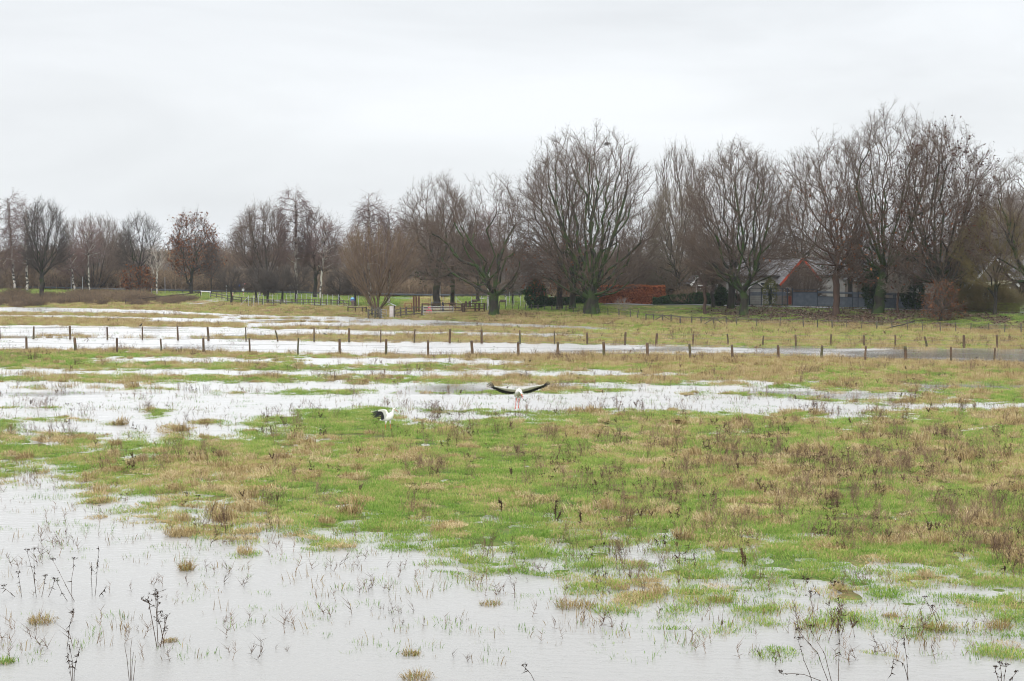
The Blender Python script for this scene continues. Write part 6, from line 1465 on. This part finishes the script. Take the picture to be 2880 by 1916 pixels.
def figure(stride, arm, turn=0.0):
    J = {'pelvis': (0, 0, .95), 'belly': (0, .01, 1.10), 'chest': (0, 0, 1.30), 'neck': (0, -.01, 1.47), 'chin': (0, -.02, 1.55), 'head': (0, -.01, 1.64), 'nose': (0, -.105, 1.62), 'crown': (0, 0, 1.72)}
    Rr = {'pelvis': (.16, .11), 'belly': (.14, .10), 'chest': (.17, .11), 'neck': .055, 'chin': .065, 'head': (.078, .095), 'nose': .012, 'crown': .06}
    E = [('pelvis', 'belly'), ('belly', 'chest'), ('chest', 'neck'), ('neck', 'chin'), ('chin', 'head'), ('head', 'crown'), ('head', 'nose')]
    for s, n in ((-1, 'l'), (1, 'r')):
        k = s * stride; a = -s * arm
        J.update({'hip' + n: (s * .10, 0, .88), 'knee' + n: (s * .11, -k * .5 - .02, .48), 'ankle' + n: (s * .11, -k * .8 + .02, .09), 'toe' + n: (s * .12, -k * .8 - .16, .035),
                  'sho' + n: (s * .19, 0, 1.40), 'elb' + n: (s * .25, -a * .3 + .02, 1.12), 'wri' + n: (s * .24, -a - .08, .90), 'palm' + n: (s * .235, -a - .10, .83)})
        Rr.update({'hip' + n: .10, 'knee' + n: .062, 'ankle' + n: .045, 'toe' + n: .035, 'sho' + n: .062, 'elb' + n: .045, 'wri' + n: .03, 'palm' + n: (.035, .02)})
        E += [('pelvis', 'hip' + n), ('hip' + n, 'knee' + n), ('knee' + n, 'ankle' + n), ('ankle' + n, 'toe' + n), ('chest', 'sho' + n), ('sho' + n, 'elb' + n), ('elb' + n, 'wri' + n), ('wri' + n, 'palm' + n)]
        for f in range(5):
            y = -a - .135 + f * .018 if f < 4 else -a - .15; z = .775 if f < 4 else .815; L = (.03, .04, .036, .025, .0)[f]
            J['fa%d%s' % (f, n)] = (s * .235, y, z); J['fb%d%s' % (f, n)] = (s * .225, y - .006, z - .028 - L if f < 4 else z - .03)
            Rr['fa%d%s' % (f, n)] = .009; Rr['fb%d%s' % (f, n)] = .007; E += [('palm' + n, 'fa%d%s' % (f, n)), ('fa%d%s' % (f, n), 'fb%d%s' % (f, n))]
    return J, E, Rr
def garment(J, Rr, keys, edges, grow_):
    return {k: J[k] for k in keys}, edges, {k: (tuple(x + grow_ for x in Rr[k]) if isinstance(Rr[k], tuple) else Rr[k] + grow_) for k in keys}
SKIN = mat('skin', (.45, .27, .19), None, rough=.6)
J, E, Rr = figure(.30, .16)
tk = ['pelvis', 'belly', 'chest', 'shol', 'elbl', 'wril', 'shor', 'elbr', 'wrir']; te = [('pelvis', 'belly'), ('belly', 'chest'), ('chest', 'shol'), ('shol', 'elbl'), ('elbl', 'wril'), ('chest', 'shor'), ('shor', 'elbr'), ('elbr', 'wrir')]
lk = ['pelvis', 'hipl', 'kneel', 'anklel', 'hipr', 'kneer', 'ankler']; le = [('pelvis', 'hipl'), ('hipl', 'kneel'), ('kneel', 'anklel'), ('pelvis', 'hipr'), ('hipr', 'kneer'), ('kneer', 'ankler')]
hk = ['neck', 'chin', 'head', 'crown']; he = [('neck', 'chin'), ('chin', 'head'), ('head', 'crown')]
def hair_of(J, Rr, g_, dy):
    js, es, rs = garment(J, Rr, ['head', 'crown'], [('head', 'crown')], g_); js = {k: (v[0], v[1] + dy, v[2] + .01) for k, v in js.items()}; return js, es, rs
bl = mat('jacket_blue', (.05, .13, .50), (.06, .16, .55), 4, .7); lb = mat('jacket_light_blue', (.14, .45, .75), None, rough=.7)
ye = mat('jacket_yellow', (.75, .70, .10), None, rough=.7)
pj = person('person in a blue jacket with pale shoulders walking away on the path behind the stile', 811.5, 234, R(180), J, E, Rr, SKIN,
       [('jacket',) + garment(J, Rr, tk, te, .03) + (bl,), ('trousers',) + garment(J, Rr, lk, le, .022) + (mat('trousers_mauve', (.16, .11, .12), None),), ('hair',) + hair_of(J, Rr, .012, .02) + (mat('hair_dark', (.025, .018, .014), None),)])
mb = MB(); mb.loft([((0, 0, 1.22), (.17, .235), (0, 0, 1)), ((0, 0, 1.36), (.165, .245), (0, 0, 1)), ((0, 0, 1.45), (.10, .14), (0, 0, 1))], 14); mb.build('yoke', lb, pj, smooth=True)
mb = MB(); mb.loft([((0, 0, 1.235), (.176, .24), (0, 0, 1)), ((0, 0, 1.275), (.176, .245), (0, 0, 1))], 14); mb.build('stripe', ye, pj, smooth=True)
J, E, Rr = figure(.12, .05); dk = mat('coat_black', (.012, .016, .024), (.02, .026, .038), 5, .8)
pd = person('person in black hooded coat seen side on behind the long metal gate', 1019.5, 215, R(90), J, E, Rr, SKIN,
       [('coat',) + garment(J, Rr, tk, te, .035) + (dk,), ('trousers',) + garment(J, Rr, lk, le, .022) + (dk,), ('hood',) + hair_of(J, Rr, .03, .035) + (dk,)])
mb = MB(); mb.box((.03, -.155, 1.12), (.06, .01, .05)); mb.build('white_patch', WHITE, pd)

# ------------------------------------------------------------------ plants that stand out in the flood
STRAW = plant_mat('tuft_straw', [(0, (.14, .09, .03)), (.4, (.30, .20, .08)), (.75, (.40, .31, .14)), (1, (.16, .22, .05))], trans=.2)
def tuft(label, u, v, wpx, hpx, seed=0, m=None, cat_='grass tuft'):
    p = on_z(u, v, 0.0); k = p[1] / FD; w_ = wpx * k / 2; h = hpx * k; rng = np.random.default_rng(seed + int(u)); n = int(150 + 200 * w_)
    a = rng.random(n) * 6.283; r = np.sqrt(rng.random(n)); P = np.stack([np.cos(a) * r * w_ * .75, np.sin(a) * r * min(w_, .35) * .8, np.full(n, -.05)], 1)
    D = np.stack([np.cos(a) * .5 * r + rng.normal(0, .25, n), np.sin(a) * .5 * r + rng.normal(0, .25, n), np.ones(n)], 1); D /= np.linalg.norm(D, axis=1)[:, None]
    V, T, c = ribbons(P, D, (h + .05) * rng.uniform(.5, 1.1, n), np.full(n, .010), rng.random(n) * 1.3, np.clip(rng.normal(.5, .28, n), 0, 1), rng)
    o = add_mesh('grass_tuft', tri_mesh('grass_tuft', V, T, False, {'c': ('POINT', c)}), m or STRAW, None, (p[0], p[1], 0)); tag(o, label, cat_); return o
def stalks(label, u, v, stems, heads='umbel', seed=0, cat_='dead plant', m=None, r0=.0062):
    """stems: list of pixel polylines rising from (u, v)"""
    p = on_z(u, v, 0.0); k = p[1] / FD; rng = np.random.default_rng(seed + int(u)); parts = []
    for s in stems:
        q = np.array([((a - u) * k, rng.normal(0, .05) * j, (v - b) * k) for j, (a, b) in enumerate(s)]); q[0][2] = -.05
        q2 = [q[0]]
        for a_, b_ in zip(q[:-1], q[1:]): q2 += [(a_ + b_) / 2 + rng.normal(0, .008, 3), b_]
        q = np.array(q2); rr = np.linspace(r0, r0 * .6, len(q)); V, T = bough_mesh(q[:-1], q[1:], rr[:-1], rr[1:], 4); parts.append((V, T, np.full(len(V), rng.uniform(.1, .5))))
        tip = q[-1]
        if heads == 'umbel':
            nn = 8; dr = np.stack([rng.normal(0, .45, nn), rng.normal(0, .45, nn), np.ones(nn) * .7], 1) * .075; V, T = spikes(np.repeat(tip[None], nn, 0), dr, .0035); parts.append((V, T, np.full(len(V), .2)))
            V, T = spikes(np.repeat(tip + dr, 4, 0), rng.normal(0, .022, (nn * 4, 3)), .008); parts.append((V, T, np.full(len(V), .05)))
        if heads in ('leafy', 'umbel'):
            nn = 12 if heads == 'leafy' else 4; t = rng.uniform(.35, 1, nn) * (len(q) - 1); i = np.minimum(t.astype(int), len(q) - 2); pos = q[i] + (q[i + 1] - q[i]) * (t - i)[:, None]
            V, T = spikes(pos, np.stack([rng.normal(0, .05, nn), rng.normal(0, .03, nn), -np.abs(rng.normal(.035, .03, nn))], 1), .012); parts.append((V, T, np.full(len(V), .1)))
        if heads == 'dock':
            nn = 60; t = rng.uniform(.3, 1, nn) * (len(q) - 1); i = np.minimum(t.astype(int), len(q) - 2); pos = q[i] + (q[i + 1] - q[i]) * (t - i)[:, None]
            V, T = spikes(pos, rng.normal(0, .04, (nn, 3)) + [0, 0, .02], .018); parts.append((V, T, np.full(len(V), .15)))
        if heads == 'twigs':
            nn = 14; t = rng.uniform(.35, 1, nn) * (len(q) - 1); i = np.minimum(t.astype(int), len(q) - 2); pos = q[i] + (q[i + 1] - q[i]) * (t - i)[:, None]
            dr = np.stack([rng.normal(0, .10, nn), rng.normal(0, .06, nn), rng.uniform(.04, .13, nn)], 1); V, T = spikes(pos, dr, .006); parts.append((V, T, np.full(len(V), .2)))
            V, T = spikes(np.repeat(pos + dr * .6, 3, 0), rng.normal(0, .03, (nn * 3, 3)), .009); parts.append((V, T, np.full(len(V), .1)))
    V, T, c = cat(parts); o = add_mesh('dead_plant', tri_mesh('dead_plant', V, T, False, {'c': ('POINT', c)}), m or BROWN, None, (p[0], p[1], 0)); tag(o, label, cat_); return o
stalks('dead umbel plant with several dark stalks over a brown tuft in the flood water', 68, 1374, [[(84, 1374), (76, 1320), (62, 1270)], [(84, 1374), (82, 1330), (80, 1266)], [(50, 1374), (44, 1320)], [(40, 1372), (8, 1352)], [(95, 1374), (104, 1330)], [(110, 1372), (128, 1335)]])
stalks('pair of leaning umbel stalks standing in the water, right of the clump', 172, 1384, [[(174, 1384), (150, 1340), (120, 1292)], [(166, 1370), (166, 1330), (168, 1290)], [(158, 1384), (132, 1340)]])
stalks('tall straight stalk with a dark tip on a green tuft', 216, 1373, [[(218, 1373), (222, 1310), (225, 1258)], [(212, 1373), (211, 1330), (211, 1294)], [(224, 1370), (246, 1350)]], 'leafy')
stalks('dark many twigged dead plant with feathery side shoots rising from the water', 378, 1490, [[(378, 1490), (370, 1440), (362, 1410), (366, 1358)], [(362, 1412), (345, 1385), (325, 1378)], [(364, 1410), (360, 1380), (352, 1366)], [(368, 1430), (385, 1415)]], 'twigs', r0=.008)
stalks('brown stem leaning to one side above a green tuft in the water', 153, 1494, [[(153, 1494), (160, 1440), (170, 1400)]], 'leafy')
stalks('bundle of thin dark stems rising from the water', 300, 1566, [[(298, 1566), (294, 1510), (288, 1478)], [(300, 1566), (303, 1515), (303, 1470)], [(303, 1566), (308, 1500)], [(306, 1566), (312, 1520)]], 'none')
stalks('spindly branching pale stems cut by the lower edge of the view', 168, 1570, [[(168, 1570), (166, 1520), (162, 1480)], [(170, 1570), (176, 1520), (184, 1485)], [(166, 1570), (158, 1500)]], 'leafy')
tuft('tan grass tuft standing alone with fine blades near the dark twigged plant', 96, 1433, 70, 34, 3)
tuft('small reddish tuft with two crooked stems in the middle of the water', 430, 1312, 36, 40, 5)
tuft('green tuft at the foot of the dark twigged plant', 392, 1476, 40, 16, 7)
tuft('bright green tuft touching the edge of the view', 14, 1526, 40, 28, 6, GREEN)
tuft('longest tan grass tuft with tall stalks standing out in the water', 1326, 1398, 118, 38, 8)
tuft('small low tan tuft left of the long grass tuft', 1129, 1391, 62, 18, 9)
tuft('small brown tuft with one dark stalk near the lower edge', 946, 1506, 50, 22, 10)
tuft('tuft of dry twigs at the lower edge under the brown tuft', 960, 1562, 80, 34, 11)
tuft('tan tuft leaning over, in the water before the bank', 2160, 1450, 84, 36, 12)
tuft('tan tuft with brown seed stalks, last before the view edge', 2300, 1446, 66, 38, 13)
tuft('round small orange tan tuft in shallow water', 2051, 1420, 44, 20, 14)
tuft('green and tan tuft hump at the bank edge', 1660, 1384, 70, 26, 15)
tuft('bright green tuft hump right of the green and tan one', 1770, 1404, 60, 28, 16, GREEN)
stalks('dead umbel plant leaning with three long stalks at the lower edge of the view', 1908, 1567, [[(1908, 1567), (1880, 1500), (1838, 1452)], [(1915, 1567), (1895, 1500), (1868, 1450)], [(1870, 1567), (1850, 1520), (1834, 1470)], [(1905, 1567), (1850, 1552), (1795, 1548)]], 'umbel', r0=.0065)
stalks('single tall thin stalk beside the leaning umbel plant', 1930, 1567, [[(1930, 1567), (1930, 1500), (1929, 1425)]], 'leafy')
stalks('dead stalk with hanging leaves near the lower edge', 2091, 1566, [[(2091, 1566), (2088, 1520), (2083, 1462)], [(2091, 1566), (2080, 1528), (2060, 1520), (2048, 1550)]], 'leafy')
stalks('group of small umbel stalks at the lower edge near the view edge', 2305, 1568, [[(2300, 1568), (2290, 1540)], [(2305, 1568), (2302, 1530)], [(2310, 1568), (2316, 1535)], [(2318, 1568), (2335, 1550)]], 'umbel')
stalks('dark sideways branch reaching from the leaning tan tuft', 2165, 1452, [[(2170, 1452), (2120, 1440), (2075, 1448)], [(2165, 1448), (2145, 1400)], [(2175, 1450), (2155, 1410), (2130, 1380)]], 'umbel')
stalks('single umbel stalk by the middle of the lower edge', 1232, 1568, [[(1232, 1568), (1222, 1550), (1208, 1534)]], 'umbel')
stalks('darkest upright dock spike on the green bank', 1279, 1202, [[(1277, 1202), (1279, 1175), (1281, 1152)], [(1280, 1202), (1290, 1180)]], 'dock', r0=.012)
stalks('second dark dock spike on the bank, right of the darkest one', 1336, 1212, [[(1336, 1212), (1335, 1178)]], 'dock', r0=.012)
stalks('bent dark dock spike on the bank, left of the darkest one', 1158, 1188, [[(1158, 1188), (1154, 1160), (1148, 1150)]], 'dock', r0=.012)
stalks('brown dead plant at the bank edge beside a pool', 1710, 1305, [[(1708, 1305), (1710, 1280), (1708, 1265)], [(1712, 1305), (1716, 1282)]], 'dock', m=plant_mat('plant_redbrown', [(0, (.10, .06, .04)), (1, (.22, .13, .08))]), r0=.012)


# ------------------------------------------------------------------ damp winter air
hb = MB(); hb.box((0, 685, 15.5), (1760, 765, 16.5))
hm = bpy.data.materials.new('damp_air'); hm.use_nodes = True; hn = hm.node_tree
for q in list(hn.nodes): hn.nodes.remove(q)
ho = hn.nodes.new('ShaderNodeOutputMaterial'); pv = hn.nodes.new('ShaderNodeVolumePrincipled')
pv.inputs['Color'].default_value = (.80, .87, .97, 1); pv.inputs['Density'].default_value = 0.00011; pv.inputs['Anisotropy'].default_value = 0.0
hn.links.new(pv.outputs[0], ho.inputs['Volume'])
tag(hb.build('haze', hm), kind='stuff')
